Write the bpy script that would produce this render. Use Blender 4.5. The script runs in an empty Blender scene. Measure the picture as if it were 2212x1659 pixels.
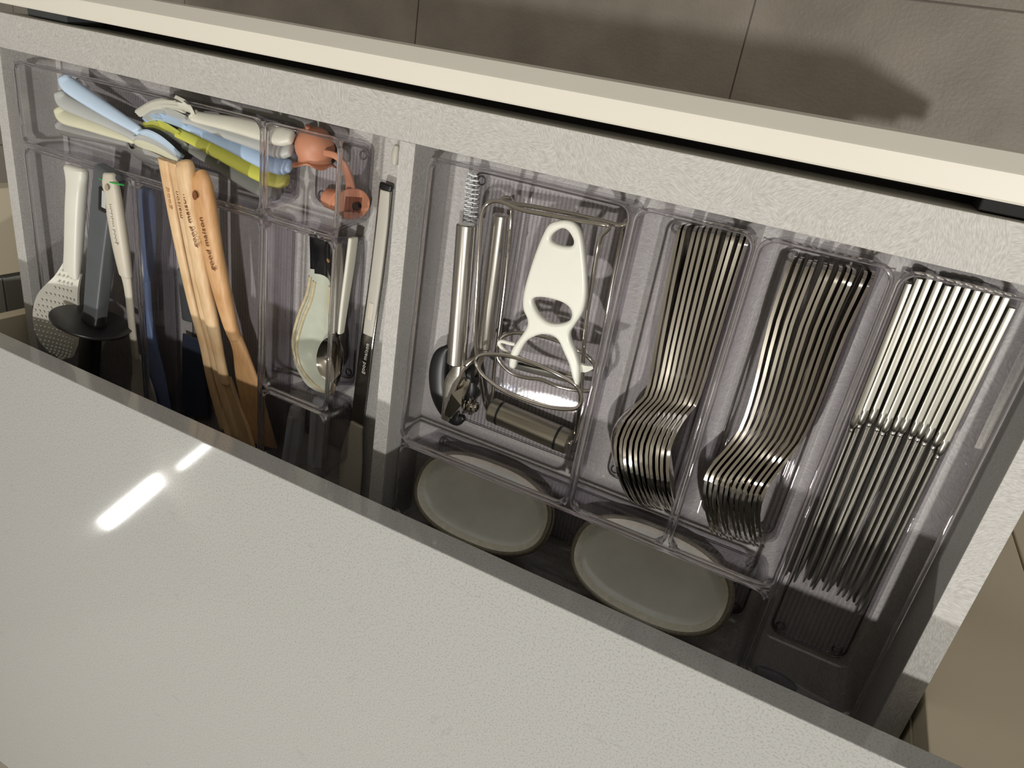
import bpy, bmesh, math, random
from mathutils import Vector, Matrix, noise
random.seed(4)
sc = bpy.context.scene
COL = sc.collection
ZG = 812.0                      # millimetres from the floor tiles up to the rim of the organiser bins
def W(p): return Vector((p[0]*.001, p[1]*.001, (p[2]+ZG)*.001))

# ------------------------------------------------------------------ camera, world, lights
cam_d = bpy.data.cameras.new('camera'); cam = bpy.data.objects.new('camera', cam_d); COL.objects.link(cam)
cam_d.sensor_width = 36; cam_d.lens = 24.983; cam_d.clip_start = .01; cam_d.clip_end = 50
cam.matrix_world = Matrix(((0.8845535, -0.3123472, 0.3464164, 0.2714475), (0.1559831, 0.8980091, 0.4113987, 0.0687363), (-0.4395843, -0.3098691, 0.8430580, 1.2502347), (0.0000000, 0.0000000, 0.0000000, 1.0000000)))
sc.camera = cam
cam_d.dof.use_dof = False
world = bpy.data.worlds.new('room_light'); sc.world = world; world.use_nodes = True
bg = world.node_tree.nodes['Background']; bg.inputs[0].default_value = (1.0, .97, .92, 1); bg.inputs[1].default_value = .42
vs = sc.view_settings; vs.view_transform = 'Standard'; vs.look = 'None'; vs.gamma = 1; vs.exposure = 0.12; vs.use_curve_mapping = False
cy = sc.cycles
cy.max_bounces = 10; cy.transparent_max_bounces = 40; cy.transmission_bounces = 10; cy.glossy_bounces = 5; cy.diffuse_bounces = 3
cy.sample_clamp_indirect = 4; cy.caustics_reflective = False; cy.caustics_refractive = False
def lamp(name, loc, power, size, target, color=(1,.975,.935), sy=None, axis=None):
    d = bpy.data.lights.new(name, 'AREA'); d.energy = power; d.color = color
    if sy: d.shape = 'RECTANGLE'; d.size = size*.001; d.size_y = sy*.001
    else: d.shape = 'DISK'; d.size = size*.001
    o = bpy.data.objects.new(name, d); COL.objects.link(o); o.location = W(loc)
    v = W(target)-W(loc); o.rotation_euler = v.to_track_quat('-Z', 'Y').to_euler()
    if axis:
        z = -v.normalized(); x = Vector(axis); x = (x-z*x.dot(z)).normalized(); y = z.cross(x)
        o.rotation_euler = Matrix((x, y, z)).transposed().to_euler()
    return o
lamp('ceiling_spot', (833, -100, 1590), 13.5, 60, (0, -150, 0))
lamp('ceiling_spot', (-150, -953, 1590), 14.5, 55, (0, -100, 0))
lamp('ceiling_spot', (-2200, -1985, 1590), 3.2, 400, (0, -300, 0), sy=60, axis=(.7, .71, 0))
lamp('ceiling_spot', (-1867, -1654, 1590), .35, 150, (0, -300, 0), sy=26, axis=(.7, .71, 0))
lamp('fill_light', (700, 1700, 1500), 2.5, 1700, (0, 0, 0), (.98, .98, 1.0), sy=1000)  # added soft fill from the room side, no known window there

# ------------------------------------------------------------------ materials
def srgb(r, g, b):
    f = lambda c: (c/255/12.92) if c <= 10 else ((c/255+.055)/1.055)**2.4
    return (f(r), f(g), f(b), 1)
def newmat(name):
    m = bpy.data.materials.new(name); m.use_nodes = True; nt = m.node_tree
    return m, nt, nt.nodes['Principled BSDF']
def N(nt, t, **k):
    n = nt.nodes.new(t)
    for a, v in k.items():
        if a.startswith('i_'): n.inputs[a[2:].replace('_', ' ')].default_value = v
        else: setattr(n, a, v)
    return n
def plain(name, rgb, rough=.5, metal=0, var=.06, scale=60, bump=0, coat=0, sss=0, spec=None, aniso=None):
    m, nt, b = newmat(name); c = srgb(*rgb)
    tc = N(nt, 'ShaderNodeTexCoord'); n = N(nt, 'ShaderNodeTexNoise'); n.inputs['Scale'].default_value = scale; n.inputs['Detail'].default_value = 5
    nt.links.new(tc.outputs['Object'], n.inputs['Vector'])
    r = N(nt, 'ShaderNodeValToRGB'); r.color_ramp.elements[0].position = .3; r.color_ramp.elements[1].position = .7
    r.color_ramp.elements[0].color = [x*(1-var) for x in c[:3]]+[1]; r.color_ramp.elements[1].color = [min(1, x*(1+var)) for x in c[:3]]+[1]
    nt.links.new(n.outputs['Fac'], r.inputs['Fac']); nt.links.new(r.outputs['Color'], b.inputs['Base Color'])
    b.inputs['Roughness'].default_value = rough; b.inputs['Metallic'].default_value = metal
    if coat: b.inputs['Coat Weight'].default_value = coat; b.inputs['Coat Roughness'].default_value = .08
    if spec is not None: b.inputs['Specular IOR Level'].default_value = spec
    if bump:
        bp = N(nt, 'ShaderNodeBump'); bp.inputs['Strength'].default_value = bump; bp.inputs['Distance'].default_value = .0006
        n2 = N(nt, 'ShaderNodeTexNoise'); n2.inputs['Scale'].default_value = 900; nt.links.new(tc.outputs['Object'], n2.inputs['Vector'])
        nt.links.new(n2.outputs['Fac'], bp.inputs['Height']); nt.links.new(bp.outputs['Normal'], b.inputs['Normal'])
    return m
def brushed(name, rgb, rough, sx, sy, sz, var=.12, bump=.15):
    m, nt, b = newmat(name); c = srgb(*rgb)
    tc = N(nt, 'ShaderNodeTexCoord'); mp = N(nt, 'ShaderNodeMapping'); mp.inputs['Scale'].default_value = (sx, sy, sz)
    n = N(nt, 'ShaderNodeTexNoise'); n.inputs['Scale'].default_value = 1; n.inputs['Detail'].default_value = 6
    nt.links.new(tc.outputs['Object'], mp.inputs['Vector']); nt.links.new(mp.outputs['Vector'], n.inputs['Vector'])
    r = N(nt, 'ShaderNodeValToRGB'); r.color_ramp.elements[0].position = .3; r.color_ramp.elements[1].position = .7
    r.color_ramp.elements[0].color = [x*(1-var) for x in c[:3]]+[1]; r.color_ramp.elements[1].color = [min(1, x*(1+var)) for x in c[:3]]+[1]
    nt.links.new(n.outputs['Fac'], r.inputs['Fac']); nt.links.new(r.outputs['Color'], b.inputs['Base Color'])
    b.inputs['Roughness'].default_value = rough; b.inputs['Metallic'].default_value = 1
    bp = N(nt, 'ShaderNodeBump'); bp.inputs['Strength'].default_value = bump; bp.inputs['Distance'].default_value = .0003
    nt.links.new(n.outputs['Fac'], bp.inputs['Height']); nt.links.new(bp.outputs['Normal'], b.inputs['Normal'])
    return m
def drawer_mat():
    # grey laminate scribbled over with short brush strokes that turn from patch to patch
    m, nt, b = newmat('drawer_laminate'); L = nt.links.new
    tc = N(nt, 'ShaderNodeTexCoord')
    wn = N(nt, 'ShaderNodeTexNoise'); wn.inputs['Scale'].default_value = 14; L(tc.outputs['Object'], wn.inputs['Vector'])
    wm = N(nt, 'ShaderNodeVectorMath', operation='MULTIPLY_ADD'); wm.inputs[1].default_value = (.05, .05, .05)
    L(wn.outputs['Color'], wm.inputs[0]); L(tc.outputs['Object'], wm.inputs[2])
    vo = N(nt, 'ShaderNodeTexVoronoi'); vo.inputs['Scale'].default_value = 26; L(wm.outputs[0], vo.inputs['Vector'])
    sp = N(nt, 'ShaderNodeSeparateColor'); L(vo.outputs['Color'], sp.inputs[0])
    mu = N(nt, 'ShaderNodeMath', operation='MULTIPLY'); mu.inputs[1].default_value = 6.28; L(sp.outputs[0], mu.inputs[0])
    vr = N(nt, 'ShaderNodeVectorRotate', rotation_type='Z_AXIS'); L(wm.outputs[0], vr.inputs['Vector']); L(mu.outputs[0], vr.inputs['Angle'])
    mp = N(nt, 'ShaderNodeMapping'); mp.inputs['Scale'].default_value = (1500, 260, 900); L(vr.outputs[0], mp.inputs['Vector'])
    n = N(nt, 'ShaderNodeTexNoise'); n.inputs['Scale'].default_value = 1; n.inputs['Detail'].default_value = 3; L(mp.outputs[0], n.inputs['Vector'])
    r = N(nt, 'ShaderNodeValToRGB'); e = r.color_ramp.elements
    e[0].position = .32; e[1].position = .66; e[0].color = srgb(168, 165, 159); e[1].color = srgb(196, 194, 190)
    L(n.outputs['Fac'], r.inputs['Fac']); L(r.outputs['Color'], b.inputs['Base Color']); b.inputs['Roughness'].default_value = .55
    bp = N(nt, 'ShaderNodeBump'); bp.inputs['Strength'].default_value = .25; bp.inputs['Distance'].default_value = .0004
    L(n.outputs['Fac'], bp.inputs['Height']); L(bp.outputs['Normal'], b.inputs['Normal'])
    return m
def quartz_mat():
    m, nt, b = newmat('quartz'); L = nt.links.new
    tc = N(nt, 'ShaderNodeTexCoord')
    n = N(nt, 'ShaderNodeTexNoise'); n.inputs['Scale'].default_value = 700; n.inputs['Detail'].default_value = 2; L(tc.outputs['Object'], n.inputs['Vector'])
    r = N(nt, 'ShaderNodeValToRGB'); e = r.color_ramp.elements; e[0].position = .3; e[0].color = srgb(148, 148, 145); e[1].position = .5; e[1].color = srgb(168, 168, 164)
    L(n.outputs['Fac'], r.inputs['Fac'])
    n2 = N(nt, 'ShaderNodeTexNoise'); n2.inputs['Scale'].default_value = 22; n2.inputs['Detail'].default_value = 8; n2.inputs['Distortion'].default_value = 1.4; L(tc.outputs['Object'], n2.inputs['Vector'])
    r2 = N(nt, 'ShaderNodeValToRGB'); e = r2.color_ramp.elements; e[0].position = .484; e[0].color = (0, 0, 0, 1); e[1].position = .516; e[1].color = (0, 0, 0, 1)
    q = r2.color_ramp.elements.new(.5); q.color = (1, 1, 1, 1)
    L(n2.outputs['Fac'], r2.inputs['Fac'])
    n3 = N(nt, 'ShaderNodeTexNoise'); n3.inputs['Scale'].default_value = 45; L(tc.outputs['Object'], n3.inputs['Vector'])
    r3 = N(nt, 'ShaderNodeValToRGB'); e = r3.color_ramp.elements; e[0].position = .58; e[1].position = .7; L(n3.outputs['Fac'], r3.inputs['Fac'])
    mm = N(nt, 'ShaderNodeMath', operation='MULTIPLY'); L(r2.outputs[0], mm.inputs[0]); L(r3.outputs[0], mm.inputs[1])
    m2 = N(nt, 'ShaderNodeMath', operation='MULTIPLY'); m2.inputs[1].default_value = .6; L(mm.outputs[0], m2.inputs[0])
    mx = N(nt, 'ShaderNodeMixRGB'); L(m2.outputs[0], mx.inputs[0]); L(r.outputs['Color'], mx.inputs[1]); mx.inputs[2].default_value = srgb(150, 150, 150)
    L(mx.outputs[0], b.inputs['Base Color']); b.inputs['Roughness'].default_value = .06; b.inputs['Specular IOR Level'].default_value = .4
    return m
def tile_mat():
    m, nt, b = newmat('stoneware_tile'); L = nt.links.new
    tc = N(nt, 'ShaderNodeTexCoord'); n = N(nt, 'ShaderNodeTexNoise'); n.inputs['Scale'].default_value = 9; n.inputs['Detail'].default_value = 9; L(tc.outputs['Object'], n.inputs['Vector'])
    r = N(nt, 'ShaderNodeValToRGB'); e = r.color_ramp.elements; e[0].position = .3; e[0].color = srgb(150, 142, 130); e[1].position = .72; e[1].color = srgb(176, 167, 155)
    L(n.outputs['Fac'], r.inputs['Fac']); L(r.outputs[0], b.inputs['Base Color']); b.inputs['Roughness'].default_value = .45
    n2 = N(nt, 'ShaderNodeTexNoise'); n2.inputs['Scale'].default_value = 180; L(tc.outputs['Object'], n2.inputs['Vector'])
    bp = N(nt, 'ShaderNodeBump'); bp.inputs['Strength'].default_value = .35; bp.inputs['Distance'].default_value = .002; L(n2.outputs['Fac'], bp.inputs['Height']); L(bp.outputs[0], b.inputs['Normal'])
    return m
def wood_mat(name, a, c, axis='Y'):
    m, nt, b = newmat(name); L = nt.links.new
    tc = N(nt, 'ShaderNodeTexCoord'); mp = N(nt, 'ShaderNodeMapping'); mp.inputs['Scale'].default_value = (420, 26, 420); mp.inputs['Rotation'].default_value = (0, 0, .16)
    L(tc.outputs['Object'], mp.inputs[0]); n = N(nt, 'ShaderNodeTexNoise'); n.inputs['Scale'].default_value = 1; n.inputs['Detail'].default_value = 5; n.inputs['Distortion'].default_value = .4; L(mp.outputs[0], n.inputs['Vector'])
    n2 = N(nt, 'ShaderNodeTexNoise'); n2.inputs['Scale'].default_value = 25; L(tc.outputs['Object'], n2.inputs['Vector'])
    ad = N(nt, 'ShaderNodeMath', operation='MULTIPLY_ADD'); ad.inputs[1].default_value = .6; L(n2.outputs[0], ad.inputs[0]); 
    m3 = N(nt, 'ShaderNodeMath', operation='MULTIPLY'); m3.inputs[1].default_value = .4; L(n.outputs['Fac'], m3.inputs[0]); L(m3.outputs[0], ad.inputs[2])
    r = N(nt, 'ShaderNodeValToRGB'); e = r.color_ramp.elements; e[0].position = .33; e[0].color = srgb(*a); e[1].position = .66; e[1].color = srgb(*c)
    L(ad.outputs[0], r.inputs[0]); L(r.outputs[0], b.inputs['Base Color']); b.inputs['Roughness'].default_value = .5
    return m
def clear_mat(name, face, graze, gloss=.9, rough=.02, ribs=0):
    # thin clear plastic: lets light through, tints where it is seen edge-on, mirrors by Fresnel
    m, nt, b = newmat(name); L = nt.links.new; nt.nodes.remove(b); out = nt.nodes['Material Output']
    lw = N(nt, 'ShaderNodeLayerWeight'); lw.inputs['Blend'].default_value = .35
    r = N(nt, 'ShaderNodeValToRGB'); e = r.color_ramp.elements; e[0].color = face; e[1].color = graze; e[0].position = .25; e[1].position = 1
    L(lw.outputs['Facing'], r.inputs[0]); tr = N(nt, 'ShaderNodeBsdfTransparent'); L(r.outputs[0], tr.inputs[0])
    gl = N(nt, 'ShaderNodeBsdfGlossy'); gl.inputs['Roughness'].default_value = rough; gl.inputs['Color'].default_value = (gloss, gloss, gloss, 1)
    pw = N(nt, 'ShaderNodeMath', operation='POWER'); pw.inputs[1].default_value = 5; lf = N(nt, 'ShaderNodeLayerWeight'); lf.inputs['Blend'].default_value = .5; L(lf.outputs['Facing'], pw.inputs[0])
    fr = N(nt, 'ShaderNodeMath', operation='MULTIPLY_ADD'); fr.inputs[1].default_value = .4; fr.inputs[2].default_value = .035; L(pw.outputs[0], fr.inputs[0])
    mx = N(nt, 'ShaderNodeMixShader'); L(fr.outputs[0], mx.inputs[0]); L(tr.outputs[0], mx.inputs[1]); L(gl.outputs[0], mx.inputs[2])
    L(mx.outputs[0], out.inputs['Surface'])
    tc = N(nt, 'ShaderNodeTexCoord')
    if ribs:
        w = N(nt, 'ShaderNodeTexWave', bands_direction='X'); w.inputs['Scale'].default_value = ribs; w.inputs['Distortion'].default_value = .2; L(tc.outputs['Object'], w.inputs['Vector'])
        h = w.outputs['Fac']; st = .6
        rr_ = N(nt, 'ShaderNodeValToRGB'); q = rr_.color_ramp.elements; q[0].position = .1; q[0].color = (.87, .86, .88, 1); q[1].position = .5; q[1].color = face
        L(h, rr_.inputs[0]); L(rr_.outputs[0], tr.inputs[0])
    else:
        n = N(nt, 'ShaderNodeTexNoise'); n.inputs['Scale'].default_value = 35; L(tc.outputs['Object'], n.inputs['Vector']); h = n.outputs['Fac']; st = .12
    bp = N(nt, 'ShaderNodeBump'); bp.inputs['Strength'].default_value = st; bp.inputs['Distance'].default_value = .001 if not ribs else .0006; L(h, bp.inputs['Height']); L(bp.outputs[0], gl.inputs['Normal'])
    return m
def solid_clear(name):
    m, nt, b = newmat(name); L = nt.links.new; nt.nodes.remove(b); out = nt.nodes['Material Output']
    g = N(nt, 'ShaderNodeBsdfGlass'); g.inputs['IOR'].default_value = 1.49; g.inputs['Roughness'].default_value = .01; g.inputs['Color'].default_value = (.99, .985, .995, 1)
    t = N(nt, 'ShaderNodeBsdfTransparent'); t.inputs[0].default_value = (.94, .93, .95, 1)
    tc = N(nt, 'ShaderNodeTexCoord'); n = N(nt, 'ShaderNodeTexNoise'); n.inputs['Scale'].default_value = 60; L(tc.outputs['Object'], n.inputs['Vector'])
    bp = N(nt, 'ShaderNodeBump'); bp.inputs['Strength'].default_value = .05; bp.inputs['Distance'].default_value = .001; L(n.outputs[0], bp.inputs['Height']); L(bp.outputs[0], g.inputs['Normal'])
    mx = N(nt, 'ShaderNodeMixShader'); mx.inputs[0].default_value = .85; L(t.outputs[0], mx.inputs[1]); L(g.outputs[0], mx.inputs[2]); L(mx.outputs[0], out.inputs[0])
    return m
M = dict(
 laminate=drawer_mat(), quartz=quartz_mat(), tile=tile_mat(),
 grout=plain('grout', (150, 143, 134), .8), cream=plain('cream_lacquer', (222, 217, 203), .45, var=.02, scale=12),
 cabinet=plain('cabinet_lacquer', (226, 214, 188), .5, var=.02, scale=8), black=plain('black_plastic', (22, 22, 23), .38, var=.1),
 void=plain('gap_dark', (24, 23, 22), .7), chrome=plain('polished_steel', (214, 210, 202), .07, 1, var=.04, scale=12),
 satin=brushed('satin_steel', (205, 200, 188), .28, 40, 500, 500), tube=brushed('brushed_tube', (200, 197, 190), .26, 900, 25, 900, .1, .06),
 barrel=brushed('barrel_steel', (172, 168, 155), .3, 30, 500, 500, .1, .08), blade=plain('blade_steel', (206, 204, 198), .34, 1, var=.06, scale=40),
 knifem=plain('matte_knife_steel', (168, 166, 157), .3, 1, var=.07, scale=18), plate_steel=plain('strap_steel', (170, 168, 160), .22, 1),
 wood=wood_mat('beech', (204, 164, 116), (232, 202, 160)), wood2=wood_mat('dark_beech', (188, 138, 88), (220, 176, 126)), ink=plain('burnt_lettering', (124, 76, 40), .7),
 white=plain('white_plastic', (226, 226, 214), .35, var=.02), paddle=plain('pale_nylon', (222, 220, 208), .4, var=.02), bristle=plain('white_bristle', (236, 238, 238), .5),
 beige=plain('beige_silicone', (204, 197, 180), .45, var=.02), stone=plain('stone_silicone', (188, 184, 172), .5, var=.02), shaft=plain('tan_nylon', (170, 158, 132), .45, var=.02),
 slate=plain('slate_plastic', (84, 88, 90), .45, var=.05), blueh=plain('blue_nylon', (122, 142, 180), .4, var=.03), darkblue=plain('navy_nylon', (46, 52, 68), .4),
 green=plain('green_plastic', (40, 170, 70), .5), lblue=plain('light_blue_plastic', (196, 216, 236), .4, var=.02), bluef=plain('soft_blue_plastic', (178, 202, 228), .4, var=.02),
 lgrey=plain('light_grey_plastic', (186, 188, 184), .4, var=.02), mgrey=plain('grey_plastic', (172, 171, 168), .4, var=.02), ivory=plain('ivory_plastic', (220, 218, 190), .4, var=.02),
 offw=plain('off_white_plastic', (218, 216, 200), .4, var=.02), lime=plain('lime_plastic', (204, 204, 92), .4, var=.02), smoke=plain('smoke_plastic', (158, 160, 154), .4, var=.02),
 orange=plain('terracotta_silicone', (200, 138, 108), .5, var=.03), oranged=plain('terracotta_shade', (120, 66, 44), .6),
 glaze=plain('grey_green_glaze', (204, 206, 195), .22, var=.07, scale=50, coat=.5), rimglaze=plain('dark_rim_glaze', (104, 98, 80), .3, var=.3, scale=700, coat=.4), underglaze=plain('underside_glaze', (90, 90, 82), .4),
 palerim=plain('pale_inner_glaze', (214, 210, 192), .25, var=.08, scale=300, coat=.4),
 celadon=plain('celadon_glaze', (192, 196, 180), .12, var=.08, scale=60, coat=.6), celrim=plain('celadon_rim', (196, 184, 152), .25, var=.15, scale=200), tenmoku=plain('black_glaze', (26, 26, 28), .12, var=.4, scale=90, coat=.6), amber=plain('amber_spot', (150, 112, 50), .3),
 clear=clear_mat('clear_plastic', (.985, .98, .988, 1), (.64, .62, .67, 1)), ribbed=clear_mat('ribbed_clear', (.985, .98, .988, 1), (.8, .79, .82, 1), ribs=95),
 rim=solid_clear('solid_clear'), letter=plain('white_lettering', (232, 230, 224), .5), greyl=plain('raised_lettering', (240, 236, 226), .4), dark=plain('black_lettering', (30, 30, 30), .5),
)
m_, nt_, b_ = newmat('frosted_plastic'); b_.inputs['Base Color'].default_value = srgb(196, 198, 200); b_.inputs['Roughness'].default_value = .5; b_.inputs['Alpha'].default_value = .42; M['frost'] = m_

# ------------------------------------------------------------------ helpers (all lengths in millimetres)
ORG = {}
def org(parent):
    return ORG.get(parent.name, Vector((0, 0, 0))) if parent else Vector((0, 0, 0))
def tag(o, label=None, cat=None, group=None, kind=None):
    for k, v in (('label', label), ('category', cat), ('group', group), ('kind', kind)):
        if v: o[k] = v
    return o
def thing(name, loc, label, cat, group=None, kind=None):
    o = bpy.data.objects.new(name, None); COL.objects.link(o); o.empty_display_size = .01
    o.location = W(loc); ORG[o.name] = Vector(W(loc)); return tag(o, label, cat, group, kind)
def link(name, me, mat, parent=None, smooth=False, base=None):
    """me is in world metres; the object's origin becomes the parent's origin or its own base point"""
    mats = mat if isinstance(mat, (list, tuple)) else [mat]
    for m in mats: me.materials.append(m)
    if parent: o0 = org(parent)
    elif base is not None: o0 = W(base)
    else:
        xs = [v.co for v in me.vertices]; lo = Vector([min(c[i] for c in xs) for i in range(3)]); hi = Vector([max(c[i] for c in xs) for i in range(3)])
        o0 = Vector(((lo.x+hi.x)/2, (lo.y+hi.y)/2, lo.z))
    me.transform(Matrix.Translation(-o0)); me.update()
    if smooth:
        for p in me.polygons: p.use_smooth = True
        if smooth != 'all': me.set_sharp_from_angle(angle=math.radians(smooth if smooth > 1 else 40))
    o = bpy.data.objects.new(name, me); COL.objects.link(o)
    if parent: o.parent = parent
    else: o.location = o0
    ORG[o.name] = Vector(o0); return o
def mk(name, vs_, fs, mat, parent=None, smooth=False, midx=None, base=None, fix=True):
    me = bpy.data.meshes.new(name); me.from_pydata([W(v) for v in vs_], [], fs)
    if fix:
        bm = bmesh.new(); bm.from_mesh(me); bmesh.ops.recalc_face_normals(bm, faces=bm.faces); bm.to_mesh(me); bm.free()
    if midx:
        for p, i in zip(me.polygons, midx): p.material_index = i
    return link(name, me, mat, parent, smooth, base)
def box(name, x0, x1, y0, y1, z0, z1, mat, parent=None, bev=0, seg=2):
    bm = bmesh.new(); bmesh.ops.create_cube(bm, size=1)
    for v in bm.verts:
        v.co = W(((x0+x1)/2+v.co.x*abs(x1-x0), (y0+y1)/2+v.co.y*abs(y1-y0), (z0+z1)/2+v.co.z*abs(z1-z0)))
    if bev: bmesh.ops.bevel(bm, geom=bm.edges[:], offset=bev*.001, segments=seg, profile=.5, affect='EDGES')
    me = bpy.data.meshes.new(name); bm.to_mesh(me); bm.free(); return link(name, me, mat, parent, 35 if bev >= 1.5 else False)
def cat(pts, n=6, closed=False):
    P = [tuple(p) for p in pts]; out = []; k = len(P)
    rng = range(k if closed else k-1)
    for i in rng:
        if closed: a, b, c, d = P[(i-1) % k], P[i], P[(i+1) % k], P[(i+2) % k]
        else: a, b, c, d = P[max(i-1, 0)], P[i], P[i+1], P[min(i+2, k-1)]
        for j in range(n):
            t = j/n
            out.append(tuple(.5*((2*b[q])+(-a[q]+c[q])*t+(2*a[q]-5*b[q]+4*c[q]-d[q])*t*t+(-a[q]+3*b[q]-3*c[q]+d[q])*t**3) for q in range(len(b))))
    if not closed: out.append(P[-1])
    return out
def frames(P, up):
    Q = [Vector(p) for p in P]; F = []
    for i in range(len(Q)):
        t = (Q[min(i+1, len(Q)-1)]-Q[max(i-1, 0)]).normalized()
        u = Vector(up); s = t.cross(u)
        if s.length < 1e-4: s = t.cross(Vector((1, 0, 0)))
        s.normalize(); F.append((Q[i], t, s, s.cross(t).normalized()))
    return F
def loft_data(st, up=(0, 0, 1), n=16, p=2.0):
    """st: (x, y, z, half width, half thickness); super-ellipse section, width across, thickness along up"""
    F = frames([s[:3] for s in st], up); V = []; Fa = []
    for (c, t, s, u), q in zip(F, st):
        for k in range(n):
            a = 2*math.pi*k/n; ca, sa = math.cos(a), math.sin(a)
            V.append(c+s*(q[3]*math.copysign(abs(ca)**(2/p), ca))+u*(q[4]*math.copysign(abs(sa)**(2/p), sa)))
    m = len(st)
    for i in range(m-1):
        for k in range(n): Fa.append((i*n+k, i*n+(k+1) % n, (i+1)*n+(k+1) % n, (i+1)*n+k))
    Fa.append(tuple(range(n-1, -1, -1))); Fa.append(tuple((m-1)*n+k for k in range(n)))
    return V, Fa
def loft(name, st, mat, parent=None, up=(0, 0, 1), n=16, p=2.0, sm=6, smooth=50, caps=True):
    st = cat(st, sm) if sm else list(st)
    if caps:                                         # round the two ends over
        def cap(a, b):
            d = Vector(a[:3])-Vector(b[:3]); d.normalize(); r = min(a[3], a[4])*.8; o = []
            for f in (.97, .8, .45): 
                q = Vector(a[:3])+d*(r*(math.sqrt(max(0, 1-f*f))))
                o.append((q.x, q.y, q.z, max(a[3]-r*(1-f), .05), max(a[4]-r*(1-f), .05)))
            return o
        st = cap(st[0], st[1])[::-1]+st+cap(st[-1], st[-2])
    V, F = loft_data(st, up, n, p); return mk(name, V, F, mat, parent, smooth)
def tube_data(P, r, n=8, closed=False):
    P = [Vector(p) for p in P]; V = []; F = []; m = len(P); prev = None
    for i in range(m):
        t = (P[(i+1) % m]-P[i-1]) if closed else (P[min(i+1, m-1)]-P[max(i-1, 0)])
        t.normalize()
        if prev is None: s = t.cross(Vector((0, 0, 1))); s = s if s.length > .05 else t.cross(Vector((1, 0, 0)))
        else: s = prev-t*prev.dot(t)
        s.normalize(); prev = s; u = t.cross(s); rr = r[i] if isinstance(r, list) else r
        for k in range(n):
            a = 2*math.pi*k/n; V.append(P[i]+(s*math.cos(a)+u*math.sin(a))*rr)
    for i in range(m if closed else m-1):
        j = (i+1) % m
        for k in range(n): F.append((i*n+k, i*n+(k+1) % n, j*n+(k+1) % n, j*n+k))
    if not closed: F.append(tuple(range(n-1, -1, -1))); F.append(tuple((m-1)*n+k for k in range(n)))
    return V, F
def tube(name, P, r, mat, parent=None, n=10, closed=False, sm=6):
    P = cat(P, sm, closed) if sm else P
    V, F = tube_data(P, r, n, closed); return mk(name, V, F, mat, parent, 60)
def join(parts):
    V = []; F = []
    for v, f in parts:
        o = len(V); V += list(v); F += [tuple(i+o for i in q) for q in f]
    return V, F
def sheet_data(st, wd, th, nx=8):
    """st: (x, y, z, half width, cup); width runs along wd, edges rise by cup along the normal; th thickness"""
    Q = [Vector(s[:3]) for s in st]; V = []; F = []; m = len(st); w0 = Vector(wd).normalized(); row = nx+1
    for side in (0, 1):
        for i in range(m):
            t = (Q[min(i+1, m-1)]-Q[max(i-1, 0)]).normalized(); w = (w0-t*w0.dot(t)).normalized(); nr = w.cross(t).normalized()
            for k in range(row):
                s = -1+2*k/nx; V.append(Q[i]+w*(st[i][3]*s)+nr*(st[i][4]*s*s+(th if side else 0)))
    for i in range(m-1):
        for k in range(nx):
            a = i*row+k; F.append((a, a+1, a+row+1, a+row)); b = a+m*row; F.append((b, b+row, b+row+1, b+1))
        for k in (0, nx):
            a = i*row+k; b = a+m*row; F.append((a, a+row, b+row, b))
    for i in (0, m-1):
        for k in range(nx):
            a = i*row+k; b = a+m*row; F.append((a, b, b+1, a+1))
    return V, F
def sheet(name, st, wd, th, mat, parent=None, nx=8, sm=5):
    V, F = sheet_data(cat(st, sm) if sm else st, wd, th, nx); return mk(name, V, F, mat, parent, 50)
def prism(name, outline, holes, depth, bev, mat, parent, mtx=None, z=0):
    """flat outline in x, y extruded about z, rounded edges; holes cut through"""
    cu = bpy.data.curves.new('outline', 'CURVE'); cu.dimensions = '2D'; cu.fill_mode = 'BOTH'
    for pts in [outline]+list(holes):
        s = cu.splines.new('POLY'); s.points.add(len(pts)-1); s.use_cyclic_u = True
        for q, pt in zip(s.points, pts): q.co = (pt[0], pt[1], 0, 1)
    cu.extrude = max(depth/2-bev, .01); cu.bevel_depth = bev; cu.bevel_resolution = 2; cu.offset = -bev
    o = bpy.data.objects.new('tmp', cu); COL.objects.link(o); bpy.context.view_layer.update()
    me = bpy.data.meshes.new_from_object(o.evaluated_get(bpy.context.evaluated_depsgraph_get())); bpy.data.objects.remove(o); bpy.data.curves.remove(cu)
    for v in me.vertices:
        c = Vector((v.co.x, v.co.y, v.co.z+z)); c = (mtx @ c) if mtx else c; v.co = W(c)
    me.name = name; me.materials.clear(); return link(name, me, mat, parent, 45)
def text(body, p0, xdir, ydir, size, mat, parent, th=.12, name='lettering', shear=0):
    cu = bpy.data.curves.new('t', 'FONT'); cu.body = body; cu.size = 1; cu.extrude = .01; cu.shear = shear; cu.space_character = 1.08
    o = bpy.data.objects.new('tmp', cu); COL.objects.link(o); bpy.context.view_layer.update()
    me = bpy.data.meshes.new_from_object(o.evaluated_get(bpy.context.evaluated_depsgraph_get())); bpy.data.objects.remove(o); bpy.data.curves.remove(cu)
    X = Vector(xdir).normalized(); Y = Vector(ydir); Y = (Y-X*Y.dot(X)).normalized(); Z = X.cross(Y)
    xs = [v.co.x for v in me.vertices]; L = max(xs)
    for v in me.vertices: v.co = W(Vector(p0)+X*(v.co.x*size[0]/L)+Y*(v.co.y*size[1])+Z*(v.co.z*th/.01))
    me.materials.clear(); me.name = name; return link(name, me, mat, parent)
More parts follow.
